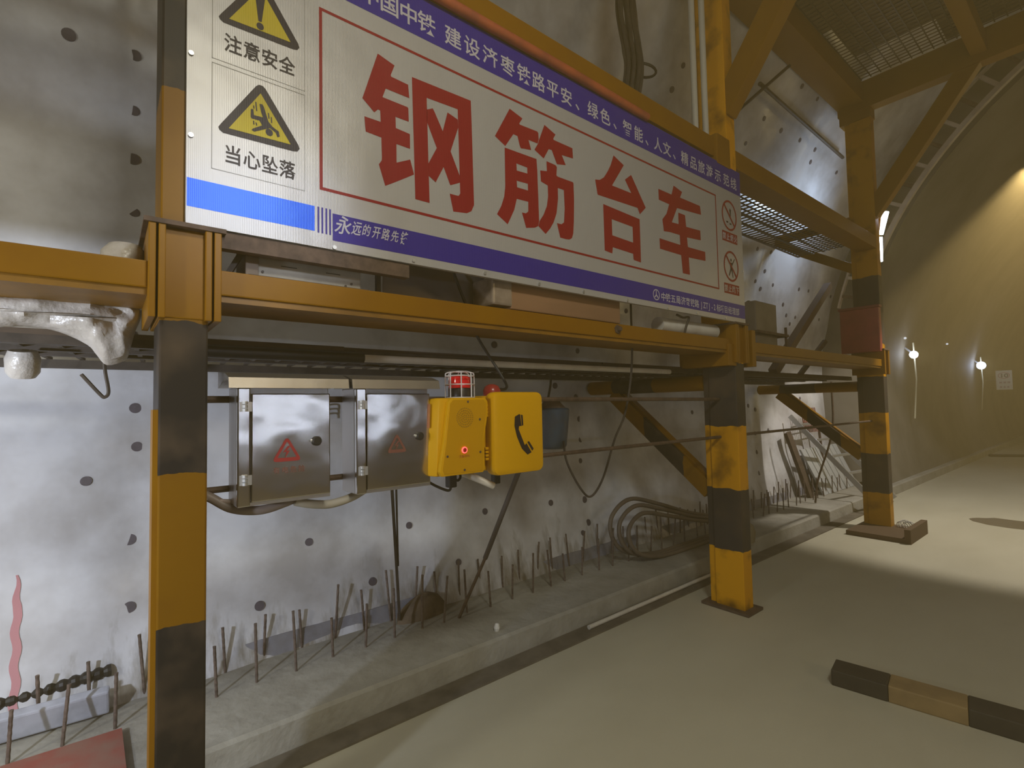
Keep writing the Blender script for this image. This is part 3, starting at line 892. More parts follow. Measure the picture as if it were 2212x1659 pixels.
for cz, words, zb in ((3.118, '禁止烟火', 2.942), (2.712, '禁止跳下', 2.530)):
    cy = 3.818
    s = flat('prohibition_ring', [pring(cy, cz, 0.115, 0.122, 0.016)], S_RED, bn, 2)
    q = 0.078
    flat('ring_bar', [[[(cy - q - 0.006, cz + q - 0.006), (cy - q + 0.006, cz + q + 0.006), (cy + q + 0.006, cz - q + 0.006), (cy + q - 0.006, cz - q - 0.006)]]], S_RED, s, 3)
    if cz > 3:
        flat('pictogram', [[[(cy + 0.012, cz - 0.01), (cy + 0.022, cz - 0.01), (cy + 0.030, cz + 0.05), (cy + 0.014, cz + 0.062), (cy + 0.004, cz + 0.045)]],
                           rect(cy - 0.05, cy - 0.02, cz - 0.062, cz - 0.05), rect(cy + 0.0, cy + 0.03, cz - 0.07, cz - 0.058)], S_BLACK, s, 1)
    else:
        fig = [[[(cy - 0.02, cz + 0.03), (cy + 0.02, cz + 0.03), (cy + 0.014, cz - 0.02), (cy + 0.03, cz - 0.085), (cy + 0.018, cz - 0.088), (cy, cz - 0.03), (cy - 0.03, cz - 0.08), (cy - 0.042, cz - 0.075), (cy - 0.014, cz - 0.015)]],
               [[(cy + 0.012 * cos(k * pi / 6), cz + 0.05 + 0.013 * sin(k * pi / 6)) for k in range(12)]],
               [[(cy + 0.015, cz + 0.025), (cy + 0.055, cz + 0.07), (cy + 0.062, cz + 0.064), (cy + 0.02, cz + 0.01)]],
               [[(cy - 0.015, cz + 0.025), (cy - 0.05, cz + 0.065), (cy - 0.058, cz + 0.058), (cy - 0.02, cz + 0.01)]]]
        flat('pictogram', fig, S_BLACK, s, 1)
    p = flat('caption_plate', [rect(3.698, 3.932, zb - 0.040, zb + 0.040)], S_RED, bn, 1)
    text_on('caption', [(c, 3.727 + i * 0.058, zb, 0.052, 0.058, 0.014) for i, c in enumerate(words)], S_PRINT if cz > 3 else S_WHITE, p, 2)
# fixing screws along the edges
for y, z in ((0.209, 2.861), (0.21, 2.578), (0.69, 2.285), (1.035, 2.292), (1.418, 2.294), (1.77, 2.29), (2.111, 2.292), (2.506, 2.288), (2.94, 2.288), (3.3, 2.29), (3.7, 2.29), (4.0, 2.7), (4.0, 3.1)):
    MB().disc((XS + 0.003, y, z), (1, 0, 0), 0.008, 0.006, 10).build('screw', M_STEEL, bn)
tag(MB().tube([(0.045, -0.6, 3.535), (0.05, 1.0, 3.53), (0.045, 2.0, 3.535), (0.04, 2.75, 3.53)], 0.024, 10).build('orange_hose', mat('orange_hose', (0.42, 0.10, 0.035), 0.5, noise_amt=0.6, noise_scale=6, color2=(0.2, 0.05, 0.03)), origin=(0.045, -0.6, 3.535), smooth=True),
    'faded orange hose lying along the top edge of the banner', 'hose')

# ------------------------------------------------------------------ electrical cabinets


def steel_mat():
    m = bpy.data.materials.new('stainless_steel')
    m.use_nodes = True
    nt = m.node_tree
    L = nt.links.new
    b = nt.nodes['Principled BSDF']
    b.inputs['Base Color'].default_value = (0.56, 0.53, 0.50, 1)
    b.inputs['Metallic'].default_value = 1.0
    b.inputs['Roughness'].default_value = 0.17
    tc = nt.nodes.new('ShaderNodeTexCoord')
    n = nt.nodes.new('ShaderNodeTexNoise')
    n.inputs['Scale'].default_value = 5.0
    n.inputs['Detail'].default_value = 1.5
    L(tc.outputs['Object'], n.inputs['Vector'])
    bp = nt.nodes.new('ShaderNodeBump')
    bp.inputs['Strength'].default_value = 0.16
    bp.inputs['Distance'].default_value = 0.05
    L(n.outputs['Fac'], bp.inputs['Height'])
    mp = nt.nodes.new('ShaderNodeMapping')
    mp.inputs['Scale'].default_value = (1, 300, 4)
    L(tc.outputs['Object'], mp.inputs['Vector'])
    g = nt.nodes.new('ShaderNodeTexNoise')
    g.inputs['Scale'].default_value = 1.0
    L(mp.outputs[0], g.inputs['Vector'])
    b2 = nt.nodes.new('ShaderNodeBump')
    b2.inputs['Strength'].default_value = 0.05
    b2.inputs['Distance'].default_value = 0.002
    L(g.outputs['Fac'], b2.inputs['Height'])
    L(bp.outputs['Normal'], b2.inputs['Normal'])
    L(b2.outputs['Normal'], b.inputs['Normal'])
    return m


M_SS = steel_mat()
M_SSD = mat('dull_stainless', (0.42, 0.39, 0.36), 0.35, 0.9, bump=0.1, bump_scale=9)
M_DECAL = mat('red_decal', (0.34, 0.03, 0.03), 0.45)
M_DECAL_F = mat('faded_red_decal', (0.20, 0.075, 0.055), 0.5)


def tri_band(cy, cz, w, h, t):
    """Rounded triangle band, outer and inner outline."""
    def tri(w, h, rr, off):
        P = [(cy - w / 2, cz - h / 2 + off), (cy + w / 2, cz - h / 2 + off), (cy, cz + h / 2 + off)]
        out = []
        for i in range(3):
            a, b, c = Vector(P[i - 1]), Vector(P[i]), Vector(P[(i + 1) % 3])
            u, v = (a - b).normalized(), (c - b).normalized()
            for k in range(4):
                s = k / 3
                p0, p1 = b + u * rr, b + v * rr
                q = (p0 * (1 - s) + b * s) * (1 - s) + (b * (1 - s) + p1 * s) * s
                out.append((q.x, q.y))
        return out
    return [tri(w, h, 0.018, 0), tri(w - 3.4 * t, h - 3.0 * t, 0.004, -t * 0.25)]


def bolt_mark(cy, cz, s):
    return [[(cy + a * s, cz + b * s) for a, b in ((0.12, 0.5), (-0.28, -0.02), (0.0, 0.02), (-0.12, -0.5), (0.28, 0.12), (0.0, 0.08), (0.3, 0.46))]]


def cabinet(label, y0, y1, z0, z1, hood, tri_c, tri_w, dec, loc_text):
    x1 = 0.02
    c = thing('electrical_cabinet', label, 'cabinet', (-0.14, (y0 + y1) / 2, z0), 'stainless electrical cabinets on the gantry')
    MB().box(-0.135, 0.0, y0, y1, z0, z1).build('body', M_SSD, c, bevel=0.003)
    # hinged door: pressed sheet with a folded rim and a raised hinge strip
    hs = 0.040
    door = MB().box(0.002, x1, y0 + hs + 0.004, y1, z0 + 0.012, z1 - 0.022).build('door', M_SS, c, bevel=0.004)
    MB().box(0.0, x1 + 0.004, y0, y0 + hs, z0, z1 - 0.002).build('hinge_strip', M_SS, c, bevel=0.004)
    MB().box(0.0, x1 - 0.004, y0 + hs, y1, z0, z0 + 0.012).build('bottom_rim', M_SSD, c)
    h0, h1 = hood
    hd = MB().prism([(-0.14, z1 + 0.062), (0.0, z1 + 0.050), (0.065, z1 + 0.032), (0.072, z1 - 0.004), (0.066, z1 - 0.004), (0.058, z1 + 0.022), (0.0, z1 + 0.034), (-0.14, z1 + 0.002)], 'y', h0, h1)
    hd.build('rain_hood', M_SSD, c)
    for z in (z0 + 0.075, z1 - 0.085):
        hg = MB()
        for k in range(3):
            hg.lathe((x1 + 0.010, y0 + 0.022, z + k * 0.013), (0, 0, 1), [(0.0085, 0), (0.0085, 0.010)], 12)
        hg.box(x1, x1 + 0.006, y0 + 0.006, y0 + 0.045, z, z + 0.034)
        hg.build('hinge', M_STEEL, c)
    ky, kz = y1 - 0.052, tri_c[1] + 0.022
    lock = MB().lathe((x1, ky, kz), (1, 0, 0), [(0.018, 0), (0.018, 0.008), (0.014, 0.014), (0.0, 0.014)], 20, cap=False).build('lock', M_BLACKRUB, door, smooth=True)
    MB().lathe((x1, ky - 0.019, kz + 0.002), (1, 0, 0), [(0.006, 0), (0.006, 0.006), (0.0, 0.008)], 10, cap=False).build('key_tab', M_STEEL, lock)
    global LAY
    mb = MB()
    vs, fs = filled(tri_band(tri_c[0], tri_c[1], tri_w, tri_w * 0.88, 0.011), lambda u, v: (x1 + 0.0009, u, v))
    mb.add(vs, fs)
    vs, fs = filled(bolt_mark(tri_c[0] - 0.002, tri_c[1] - 0.012, tri_w * 0.42), lambda u, v: (x1 + 0.0009, u, v))
    mb.add(vs, fs)
    mb.build('hazard_decal', dec, door)
    if loc_text:
        mb = MB()
        for i, ch in enumerate('有电危险'):
            vs, fs = glyph(ch, 0.024, 0.026, lambda u, v: (x1 + 0.0009, tri_c[0] - 0.036 + i * 0.029 + u, tri_c[1] - 0.076 + v), 0.01)
            mb.add(vs, fs)
        mb.build('decal_text', M_DECAL_F, door)
    # small dents
    return c


cabinet('stainless steel electrical cabinet with a bright red lightning triangle, nearest the striped post', 0.353, 0.672, 1.318, 1.733, (0.318, 0.728), (0.515, 1.510), 0.104, M_DECAL, True)
cabinet('stainless steel electrical cabinet with a faded red triangle, beside the yellow alarm box', 0.775, 1.108, 1.310, 1.733, (0.742, 1.130), (0.950, 1.505), 0.094, M_DECAL_F, False)

# three cut cable ends poking through the sheet between the cabinets
for k in range(3):
    z = 1.575 - k * 0.030
    tag(MB().tube(smooth_path([(-1.50, 1.085, z + 0.1), (-1.47, 1.09, z + 0.105), (-1.455, 1.105, z + 0.10), (-1.45, 1.108, z + 0.07)], 4), 0.006, 6).build('wire_end', M_BLACKRUB, origin=(-1.50, 1.085, z + 0.1)),
        'short black wire end curling out of the sheet between the cabinets, %s of three' % ('top', 'middle', 'bottom')[k], 'wire', 'three wire ends between the cabinets')

# ------------------------------------------------------------------ yellow alarm box and telephone box
M_PY = mat('yellow_plastic', (0.66, 0.35, 0.002), 0.4, spec=0.25, bump=0.03, bump_scale=60)
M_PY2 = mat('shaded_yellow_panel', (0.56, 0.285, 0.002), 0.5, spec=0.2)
al = thing('alarm_box', 'yellow alarm box with speaker panel, lit red button and a caged red beacon on top', 'alarm box', (-0.13, 1.24, 1.34))
# wedge shaped body, wider below and deeper above
bv = []
for x, (ya0, ya1, za), (yb0, yb1, zb) in ((-0.12, (1.07, 1.335, 1.345), (1.075, 1.35, 1.690)), (0.075, (1.105, 1.345, 1.350), (1.125, 1.365, 1.690))):
    bv += [(x, ya0, za), (x, ya1, za), (x, yb1, zb), (x, yb0, zb)]
MB().add(bv, [(0, 1, 2, 3), (7, 6, 5, 4), (0, 4, 5, 1), (1, 5, 6, 2), (2, 6, 7, 3), (3, 7, 4, 0)]).build('body', M_PY, al, bevel=0.012, smooth=True)
fp = []
for (y, z) in ((1.118, 1.352), (1.335, 1.352), (1.345, 1.372), (1.342, 1.50), (1.366, 1.62), (1.366, 1.672), (1.352, 1.690), (1.172, 1.690), (1.155, 1.672), (1.132, 1.50), (1.108, 1.372)):
    fp.append((y, z))
fpo = MB().prism(fp, 'x', 0.075, 0.100).build('front_panel', M_PY, al, bevel=0.004, smooth=True)
inn = [(1.238 + (y - 1.238) * 0.90, 1.520 + (z - 1.520) * 0.945) for y, z in fp]
MB().prism(inn, 'x', 0.0985, 0.1015).build('panel_face', M_PY2, fpo)
grille = MB()
for rr in range(5):
    for k in range(max(1, rr * 7)):
        a = 2 * pi * k / max(1, rr * 7)
        grille.disc((0.102, 1.238 + 0.0105 * rr * cos(a), 1.602 + 0.0105 * rr * sin(a)), (1, 0, 0), 0.0028, 0.002, 6)
grille.build('speaker_grille', mat('grille_holes', (0.33, 0.18, 0.01), 0.6), fpo)
MB().ring((0.104, 1.232, 1.459), (1, 0, 0), 0.0115, 0.0035, 20, 8).build('button_ring', mat('red_glow', (0.9, 0.1, 0.08), 0.4, emit=(1.0, 0.12, 0.10), emit_s=1.6), fpo)
MB().lathe((0.101, 1.232, 1.459), (1, 0, 0), [(0.0098, 0), (0.0098, 0.006), (0.0, 0.008)], 16, cap=False).build('call_button', mat('red_button', (0.45, 0.015, 0.015), 0.35), fpo)
for y, z in ((1.145, 1.437), (1.318, 1.445), (1.232, 1.372), (1.255, 1.672), (1.318, 1.592)):
    MB().disc((0.103, y, z), (1, 0, 0), 0.005, 0.003, 8).build('screw', M_RUST, fpo)
mb = MB()
for i, ch in enumerate('紧急呼叫'):
    vs, fs = glyph(ch, 0.014, 0.014, lambda u, v: (0.1022, 1.210 + i * 0.0145 + u, 1.432 + v), 0.01)
    mb.add(vs, fs)
mb.build('button_caption', mat('orange_print', (0.42, 0.10, 0.01), 0.5), fpo)
# notice label on the side of the box
sl = MB().add([(-0.075, 1.0895, 1.56), (0.035, 1.1105, 1.56), (0.035, 1.1155, 1.665), (-0.075, 1.0925, 1.665)], [(0, 1, 2, 3)])
sl.v = [p + Vector((0, -0.013, 0)) for p in sl.v]
sl.build('notice_label', mat('orange_label', (0.42, 0.17, 0.05), 0.5, noise_amt=0.5, noise_scale=25, color2=(0.36, 0.10, 0.06)), al)
MB().box(-0.02, 0.02, 1.205, 1.245, 1.285, 1.348).build('cable_gland', M_BLACKRUB, al, bevel=0.006)
MB().tube(smooth_path([(0.0, 1.225, 1.29), (0.0, 1.21, 1.272), (-0.02, 1.16, 1.295), (-0.05, 1.12, 1.325)], 5), 0.006, 8).build('lead', M_BLACKRUB, al)
MB().box(-0.155, -0.12, 1.10, 1.32, 1.38, 1.66).build('back_plate', M_DKST, al)
# beacon
by, bx = 1.272, 0.012
bc = MB().lathe((bx, by, 1.688), (0, 0, 1), [(0.062, 0), (0.062, 0.008), (0.05, 0.010), (0.05, 0.045), (0.046, 0.05)], 28).build('beacon', mat('beacon_base', (0.03, 0.025, 0.025), 0.35), al, smooth=True)
M_LENS = mat('red_lens', (0.55, 0.01, 0.015), 0.12, emit=(0.9, 0.02, 0.02), emit_s=0.10)
MB().lathe((bx, by, 1.736), (0, 0, 1), [(0.048, 0), (0.050, 0.018), (0.047, 0.05), (0.035, 0.056), (0.0, 0.058)], 28, cap=False).build('lens', M_LENS, bc, smooth=True)
cg = MB()
for k in range(8):
    a = 2 * pi * (k + 0.4) / 8
    ca, sa = cos(a), sin(a)
    cg.tube(smooth_path([(bx + 0.067 * ca, by + 0.067 * sa, 1.690), (bx + 0.066 * ca, by + 0.066 * sa, 1.79), (bx + 0.060 * ca, by + 0.060 * sa, 1.806), (bx + 0.03 * ca, by + 0.03 * sa, 1.812)], 5), 0.0028, 6)
for z, r in ((1.692, 0.067), (1.752, 0.0665), (1.792, 0.066), (1.812, 0.03)):
    cg.ring((bx, by, z), (0, 0, 1), r, 0.0028, 28, 6)
cg.build('wire_cage', mat('white_wire', (0.62, 0.60, 0.62), 0.35), bc, smooth=True)

ph = thing('telephone_box', 'yellow weatherproof telephone box with a black handset symbol on its door', 'telephone', (-0.13, 1.55, 1.33))
MB().box(-0.12, 0.045, 1.375, 1.665, 1.345, 1.700).build('body', M_PY, ph, bevel=0.022, smooth=True)


def rrect(y0, y1, z0, z1, r, n=6):
    out = []
    for cy, cz, a0 in ((y1 - r, z1 - r, 0), (y0 + r, z1 - r, 90), (y0 + r, z0 + r, 180), (y1 - r, z0 + r, 270)):
        for k in range(n + 1):
            a = radians(a0 + 90 * k / n)
            out.append((cy + r * cos(a), cz + r * sin(a)))
    return out


dr = MB().prism(rrect(1.385, 1.690, 1.328, 1.716, 0.034), 'x', 0.048, 0.120).build('door', M_PY, ph, bevel=0.016, smooth=True)
HS = [(1.5079, 1.5985), (1.5345, 1.6096), (1.5411, 1.6077), (1.5485, 1.5531), (1.533, 1.5521), (1.5304, 1.5369), (1.5661, 1.4604), (1.5775, 1.4682), (1.6081, 1.4233), (1.5828, 1.4132), (1.5478, 1.4446), (1.5185, 1.5038), (1.5046, 1.5549), (1.5455, 1.6076), (1.5566, 1.6039), (1.5597, 1.5561), (1.5507, 1.553), (1.5822, 1.4747), (1.5936, 1.4775), (1.6223, 1.4395), (1.6129, 1.4298)]
mb = MB()
for poly in (HS[:13], HS[13:17], HS[17:]):
    vs, fs = filled([poly], lambda u, v: (0.1212, u, v))
    mb.add(vs, fs)
mb.build('handset_symbol', mat('black_print', (0.02, 0.012, 0.01), 0.5), dr)
for z in (1.40, 1.60):
    hg = MB()
    for k in range(4):
        hg.box(0.035, 0.075, 1.368, 1.386, z + k * 0.016, z + k * 0.016 + 0.012)
    hg.build('hinge', M_PY, ph, bevel=0.002)
MB().lathe((-0.03, 1.487, 1.698), (0, 0, 1), [(0.045, 0), (0.044, 0.03), (0.034, 0.05), (0.016, 0.06), (0.0, 0.062)], 24, cap=False).build('red_beacon', mat('dull_red_lens', (0.33, 0.035, 0.03), 0.25), ph, smooth=True)
MB().box(-0.01, 0.025, 1.455, 1.49, 1.275, 1.35).build('cable_gland', M_BLACKRUB, ph, bevel=0.006)
MB().box(-0.155, -0.12, 1.40, 1.64, 1.38, 1.68).build('back_plate', M_DKST, ph)
MB().box(-0.05, -0.01, 1.335, 1.385, 1.372, 1.402).build('clamp', M_PY, ph, bevel=0.004)

# conduits under the cabinets
tag(MB().tube(smooth_path([(-0.13, 0.20, 1.40), (-0.13, 0.29, 1.345), (-0.10, 0.36, 1.298), (-0.08, 0.45, 1.283), (-0.08, 0.54, 1.300), (-0.08, 0.60, 1.322)], 8), 0.017, 12).build('flexible_conduit', mat('taupe_conduit', (0.22, 0.175, 0.155), 0.5), origin=(-0.13, 0.20, 1.40), smooth=True),
    'grey brown flexible conduit looping from the striped post under the first cabinet', 'conduit')
tag(MB().tube(smooth_path([(-0.13, 0.22, 1.375), (-0.12, 0.30, 1.335), (-0.10, 0.35, 1.325), (-0.10, 0.38, 1.322)], 6), 0.008, 8).build('cable', mat('pale_pink_cable', (0.42, 0.33, 0.31), 0.5), origin=(-0.13, 0.22, 1.375), smooth=True),
    'thin pale cable inside the loop of the grey conduit by the first cabinet', 'cable')
tag(MB().tube(smooth_path([(-0.06, 0.565, 1.302), (-0.06, 0.62, 1.285), (-0.07, 0.70, 1.272), (-0.08, 0.79, 1.285), (-0.10, 0.86, 1.308)], 8), 0.017, 12).build('flexible_conduit', mat('beige_conduit', (0.42, 0.38, 0.31), 0.5), origin=(-0.06, 0.565, 1.302), smooth=True),
    'beige flexible conduit hanging between the two steel cabinets', 'conduit')
tag(MB().tube(smooth_path([(-0.10, 1.30, 1.345), (-0.03, 1.34, 1.325), (0.03, 1.40, 1.290), (0.04, 1.435, 1.272)], 6), 0.016, 12).build('cable_sleeve', M_PVC, origin=(-0.10, 1.30, 1.345), smooth=True),
    'short cream cable sleeve between the alarm box and the telephone box', 'sleeve')
tag(MB().tube(smooth_path([(-0.02, 1.285, 1.348), (0.0, 1.275, 1.325), (0.0, 1.262, 1.312), (0.0, 1.250, 1.318)], 6), 0.006, 8).build('cable', M_BLACKRUB, origin=(-0.02, 1.285, 1.348)),
    'short black pigtail cable under the alarm box', 'cable')

# ------------------------------------------------------------------ hanging and leaning things by the cabinets
bk = thing('bucket', 'dark blue plastic bucket hanging behind the telephone box', 'bucket', (-0.62, 2.43, 1.36))
MB().lathe((-0.62, 2.45, 1.345), (0, 0, 1), [(0.085, 0), (0.10, 0.02), (0.118, 0.20), (0.125, 0.27), (0.118, 0.28), (0.10, 0.285)], 24).build('body', mat('blue_plastic', (0.045, 0.075, 0.12), 0.35, noise_amt=0.5, noise_scale=9, color2=(0.05, 0.05, 0.06)), bk, smooth=True)
MB().lathe((-0.62, 2.45, 1.628), (0, 0, 1), [(0.10, 0), (0.07, 0.03), (0.05, 0.06), (0.05, 0.075)], 20).build('dirty_lid', mat('muddy_lid', (0.17, 0.12, 0.10), 0.7, noise_amt=0.6), bk, smooth=True)
tag(MB().tube(smooth_path([(-0.62, 2.45, 1.90), (-0.62, 2.445, 1.80), (-0.60, 2.40, 1.70)], 4), 0.008, 6).build('hook_wire', M_DKST, origin=(-0.62, 2.45, 1.90)),
    'dark hook wire holding the blue bucket under the walkway', 'wire')

ld = thing('leaning_pole', 'dark pole leaning from behind the telephone box down to the kerb', 'pole', (-1.12, 1.97, 0.15))
MB().tube([(-0.55, 2.12, 1.30), (-0.90, 2.05, 0.60)], 0.017, 10).build('sleeve', mat('dark_pole', (0.07, 0.055, 0.05), 0.5), ld, smooth=True)
MB().tube([(-0.88, 2.05, 0.63), (-1.12, 1.97, 0.15)], 0.011, 8).build('rod', M_RUST, ld)
sb = thing('steel_strip', 'pair of thin dark steel strips standing behind the second cabinet against the sheet', 'strip', (-1.38, 1.62, 0.15))
MB().bar((-0.85, 1.335, 1.24), (-1.30, 1.60, 0.19), 0.016, 0.03).build('strip', M_DKST, sb)
MB().bar((-0.84, 1.36, 1.24), (-1.12, 1.505, 0.62), 0.012, 0.022).build('strip', M_DKST, sb)
md = MB()
md.lathe((-1.33, 1.79, 0.14), (0, 0, 1), [(0.20, 0.0), (0.18, 0.07), (0.12, 0.13), (0.05, 0.17), (0.0, 0.175)], 18, cap=False)
md.v = [p + Vector((noise.noise(p * 9) * 0.03, noise.noise(p * 7 + Vector((3, 0, 0))) * 0.05, noise.noise(p * 8) * 0.02 if p.z > 0.15 else 0)) for p in md.v]
md.v = [Vector((-1.33 + (p.x + 1.33) * 0.40, p.y, p.z)) for p in md.v]
tag(md.build('mud_heap', mat('brown_mud', (0.16, 0.115, 0.075), 0.9, noise_amt=0.6, noise_scale=15), origin=(-1.40, 1.79, 0.14), smooth=True), 'small brown heap of mud at the foot of the steel strips', 'mud')

tag(MB().tube(smooth_path([(-0.2, 2.83, 3.5), (-0.2, 2.83, 2.33), (-0.2, 2.82, 1.91), (-0.22, 2.76, 1.59), (-0.26, 2.69, 1.41), (-0.32, 2.63, 1.15), (-0.36, 2.55, 1.03), (-0.38, 2.47, 1.09), (-0.45, 2.42, 1.26), (-0.50, 2.44, 1.40)], 10), 0.0075, 8).build('hanging_cable', M_DKST, origin=(-0.2, 2.83, 3.5), smooth=True),
    'dark cable hanging in a long loop between the blue bucket and the middle post', 'cable')
tag(MB().tube(smooth_path([(-0.2, 1.36, 2.40), (-0.2, 1.40, 2.30), (-0.2, 1.46, 2.17), (-0.24, 1.55, 2.03), (-0.16, 1.66, 1.80), (-0.06, 1.60, 1.74), (-0.04, 1.52, 1.735)], 8), 0.0075, 8).build('black_cable', M_BLACKRUB, origin=(-0.2, 1.36, 2.40), smooth=True),
    'thin black cable running down past the yellow beam to the telephone beacon', 'cable')

# ------------------------------------------------------------------ things on and above the lower beam
gx = thing('switch_box', 'dusty grey metal box with louvre slots lying on the beam under the banner', 'box', (-0.14, 0.62, 2.14))
MB().box(-0.22, -0.06, 0.435, 0.83, 2.150, 2.285).build('body', mat('dusty_grey_box', (0.33, 0.30, 0.25), 0.6, noise_amt=0.4, noise_scale=6), gx, bevel=0.004)
MB().box(-0.22, -0.05, 0.39, 0.435, 2.145, 2.285).build('end_cap', mat('brown_box_end', (0.17, 0.13, 0.10), 0.7), gx, bevel=0.004)
MB().box(-0.23, -0.045, 0.40, 0.86, 2.140, 2.152).build('base_strip', M_RUST, gx)
for yy in (0.515, 0.685):
    lv = MB()
    for k in range(3):
        lv.box(-0.0605, -0.0585, yy, yy + 0.058, 2.20 + k * 0.024, 2.203 + k * 0.024)
    lv.build('louvre', M_DKST, gx)
for y, z in ((0.45, 2.17), (0.45, 2.262), (0.79, 2.17), (0.765, 2.158)):
    MB().disc((-0.058, y, z), (1, 0, 0), 0.005, 0.004, 8).build('screw', M_DKST, gx)
tag(MB().bar((-0.08, 0.335, 2.14), (-0.06, 0.40, 2.27), 0.018, 0.018).build('steel_scrap', M_DKST, origin=(-0.08, 0.335, 2.14)), 'dark bent scrap of steel wedged beside the joint of the striped post', 'scrap')
tag(MB().bar((-0.10, 0.925, 2.14), (-0.10, 0.925, 2.30), 0.022, 0.018).build('steel_upright', M_DKST, origin=(-0.10, 0.925, 2.14)), 'short dark upright bar between the grey louvred box and the draped sheet', 'bar')
ts_ = MB()
N = 16
vs, fs = [], []
for j in range(N + 1):
    for i in range(N + 1):
        u, v = i / N, j / N
        y = 0.96 + u * 0.62 - (1 - v) * -0.05
        z = 2.142 + v * 0.30
        x = -0.20 - 0.10 * v + 0.05 * sin(u * 7 + v * 2) + noise.noise(Vector((u * 4, v * 3, 2))) * 0.04
        vs.append((x, y, z))
for j in range(N):
    for i in range(N):
        k = j * (N + 1) + i
        fs.append((k, k + 1, k + N + 2, k + N + 1))
ts_.add(vs, fs)
tag(ts_.build('draped_sheet', mat('grey_tarpaulin', (0.28, 0.245, 0.22), 0.6), origin=(-0.2, 1.25, 2.142), smooth=True), 'grey sheet draped behind the banner foot beside the wooden block', 'sheet')
wb = thing('wooden_block', 'long brown wooden block wrapped in clear film on the beam under the banner', 'wood', (-0.12, 2.05, 2.14))
MB().box(-0.20, -0.03, 1.62, 2.50, 2.150, 2.30).build('block', mat('brown_wood', (0.30, 0.165, 0.085), 0.55, noise_amt=0.5, noise_scale=5, stretch=(1, 0.15, 1)), wb, bevel=0.006)
MB().box(-0.206, -0.022, 1.50, 1.625, 2.160, 2.305).build('film_wrap', mat('film_wrap', (0.30, 0.235, 0.18), 0.3, noise_amt=0.6, noise_scale=12), wb, bevel=0.012)
pc = thing('pvc_pipe', 'short thick white plastic pipe lying on the beam at the middle post', 'pipe', (-0.10, 3.4, 2.14))
MB().tube([(-0.12, 3.02, 2.20), (-0.10, 3.72, 2.20)], 0.055, 24).build('pipe', M_WHITE, pc, smooth=True)
MB().lathe((-0.10, 3.715, 2.20), (0, 1, 0), [(0.057, 0), (0.057, 0.012), (0.05, 0.014), (0.0, 0.012)], 24, cap=False).build('end_cap', mat('white_cap', (0.66, 0.62, 0.58), 0.5), pc, smooth=True)
pc.location = (-0.10, 3.4, 2.14)
tag(MB().tube(smooth_path([(-0.05, 3.15, 2.275), (-0.03, 3.20, 2.255), (-0.02, 3.26, 2.26), (-0.03, 3.24, 2.20), (-0.04, 3.23, 2.145)], 6), 0.008, 6).build('tie_wire', M_DKST, origin=(-0.05, 3.15, 2.275)), 'dark tie wire hanging from the banner foot onto the white pipe', 'wire')

# conduit run along the walkway
tag(MB().tube([(-0.355, 0.95, 1.892), (-0.355, 3.5, 1.896)], 0.019, 12).build('white_conduit', M_PVC, origin=(-0.355, 0.95, 1.892), smooth=True), 'long straight cream conduit fixed along the front edge of the walkway', 'conduit')
tag(MB().tube([(-0.355, 0.28, 1.893), (-0.355, 0.96, 1.893)], 0.026, 12).build('black_sleeve', M_BLACKRUB, origin=(-0.355, 0.28, 1.893), smooth=True), 'black sleeve over the near end of the cream conduit', 'sleeve')
# sack, plastic and hook at the left end of the walkway
OUT = [(-0.62, 2.035), (-0.45, 2.055), (-0.26, 2.05), (-0.13, 2.055), (-0.02, 2.06), (0.085, 2.05), (0.098, 2.01), (0.080, 1.95), (0.066, 1.885), (0.052, 1.845), (0.0, 1.825), (-0.03, 1.862), (-0.055, 1.895), (-0.13, 1.935), (-0.21, 1.948), (-0.27, 1.94), (-0.45, 1.93), (-0.62, 1.94)]
oc = smooth_path([(0, a, b) for a, b in OUT] + [(0, *OUT[0])], 4)[:-1]
sk = MB()
vs, fs = [], []
NR, NP = 9, len(oc)
for side in (1, -1):
    for r in range(NR):
        t = 1 - r / (NR - 1) * 0.93
        for p in oc:
            cy, cz = max(-0.42, min(0.02, p.y)), 1.985
            y, z = cy + (p.y - cy) * t, cz + (p.z - cz) * t
            n = noise.noise(Vector((y * 13, z * 16, side * 3.0))) * 0.035 + noise.noise(Vector((y * 31, z * 29, side * 5.0))) * 0.014
            vs.append((-0.345 + side * (0.075 * sqrt(max(0, 1 - t * t)) + n * (1 - t ** 6)), y, z))
    b0 = 0 if side == 1 else NR * NP
    for r in range(NR - 1):
        for k in range(NP):
            k2 = (k + 1) % NP
            fs.append((b0 + r * NP + k, b0 + r * NP + k2, b0 + (r + 1) * NP + k2, b0 + (r + 1) * NP + k))
    for k in range(NP // 2 - 1):
        o = b0 + (NR - 1) * NP
        fs.append((o + k, o + k + 1, o + NP - 2 - k, o + NP - 1 - k))
for k in range(NP):
    k2 = (k + 1) % NP
    fs.append((k, k2, NR * NP + k2, NR * NP + k))
sk.add(vs, fs)
M_SACK = mat('plastic_film', (0.55, 0.51, 0.46), 0.32, noise_amt=0.5, noise_scale=9, color2=(0.36, 0.32, 0.28), bump=0.5, bump_scale=20)
tag(sk.build('plastic_sack', M_SACK, origin=(-0.345, -0.15, 1.92), smooth=True), 'crumpled white plastic sack sagging off the walkway left of the striped post', 'sack')
jb = MB().lathe((-0.25, 0.045, 2.14), (0, 0, 1), [(0.055, 0), (0.072, 0.03), (0.07, 0.075), (0.045, 0.105), (0.0, 0.115)], 20, cap=False)
jb.v = [p + Vector((0, noise.noise(p * 12) * 0.012, 0)) for p in jb.v]
tag(jb.build('plastic_bundle', M_SACK, origin=(-0.25, 0.045, 2.14), smooth=True), 'rounded white plastic bundle sitting on the beam left of the striped post', 'plastic')
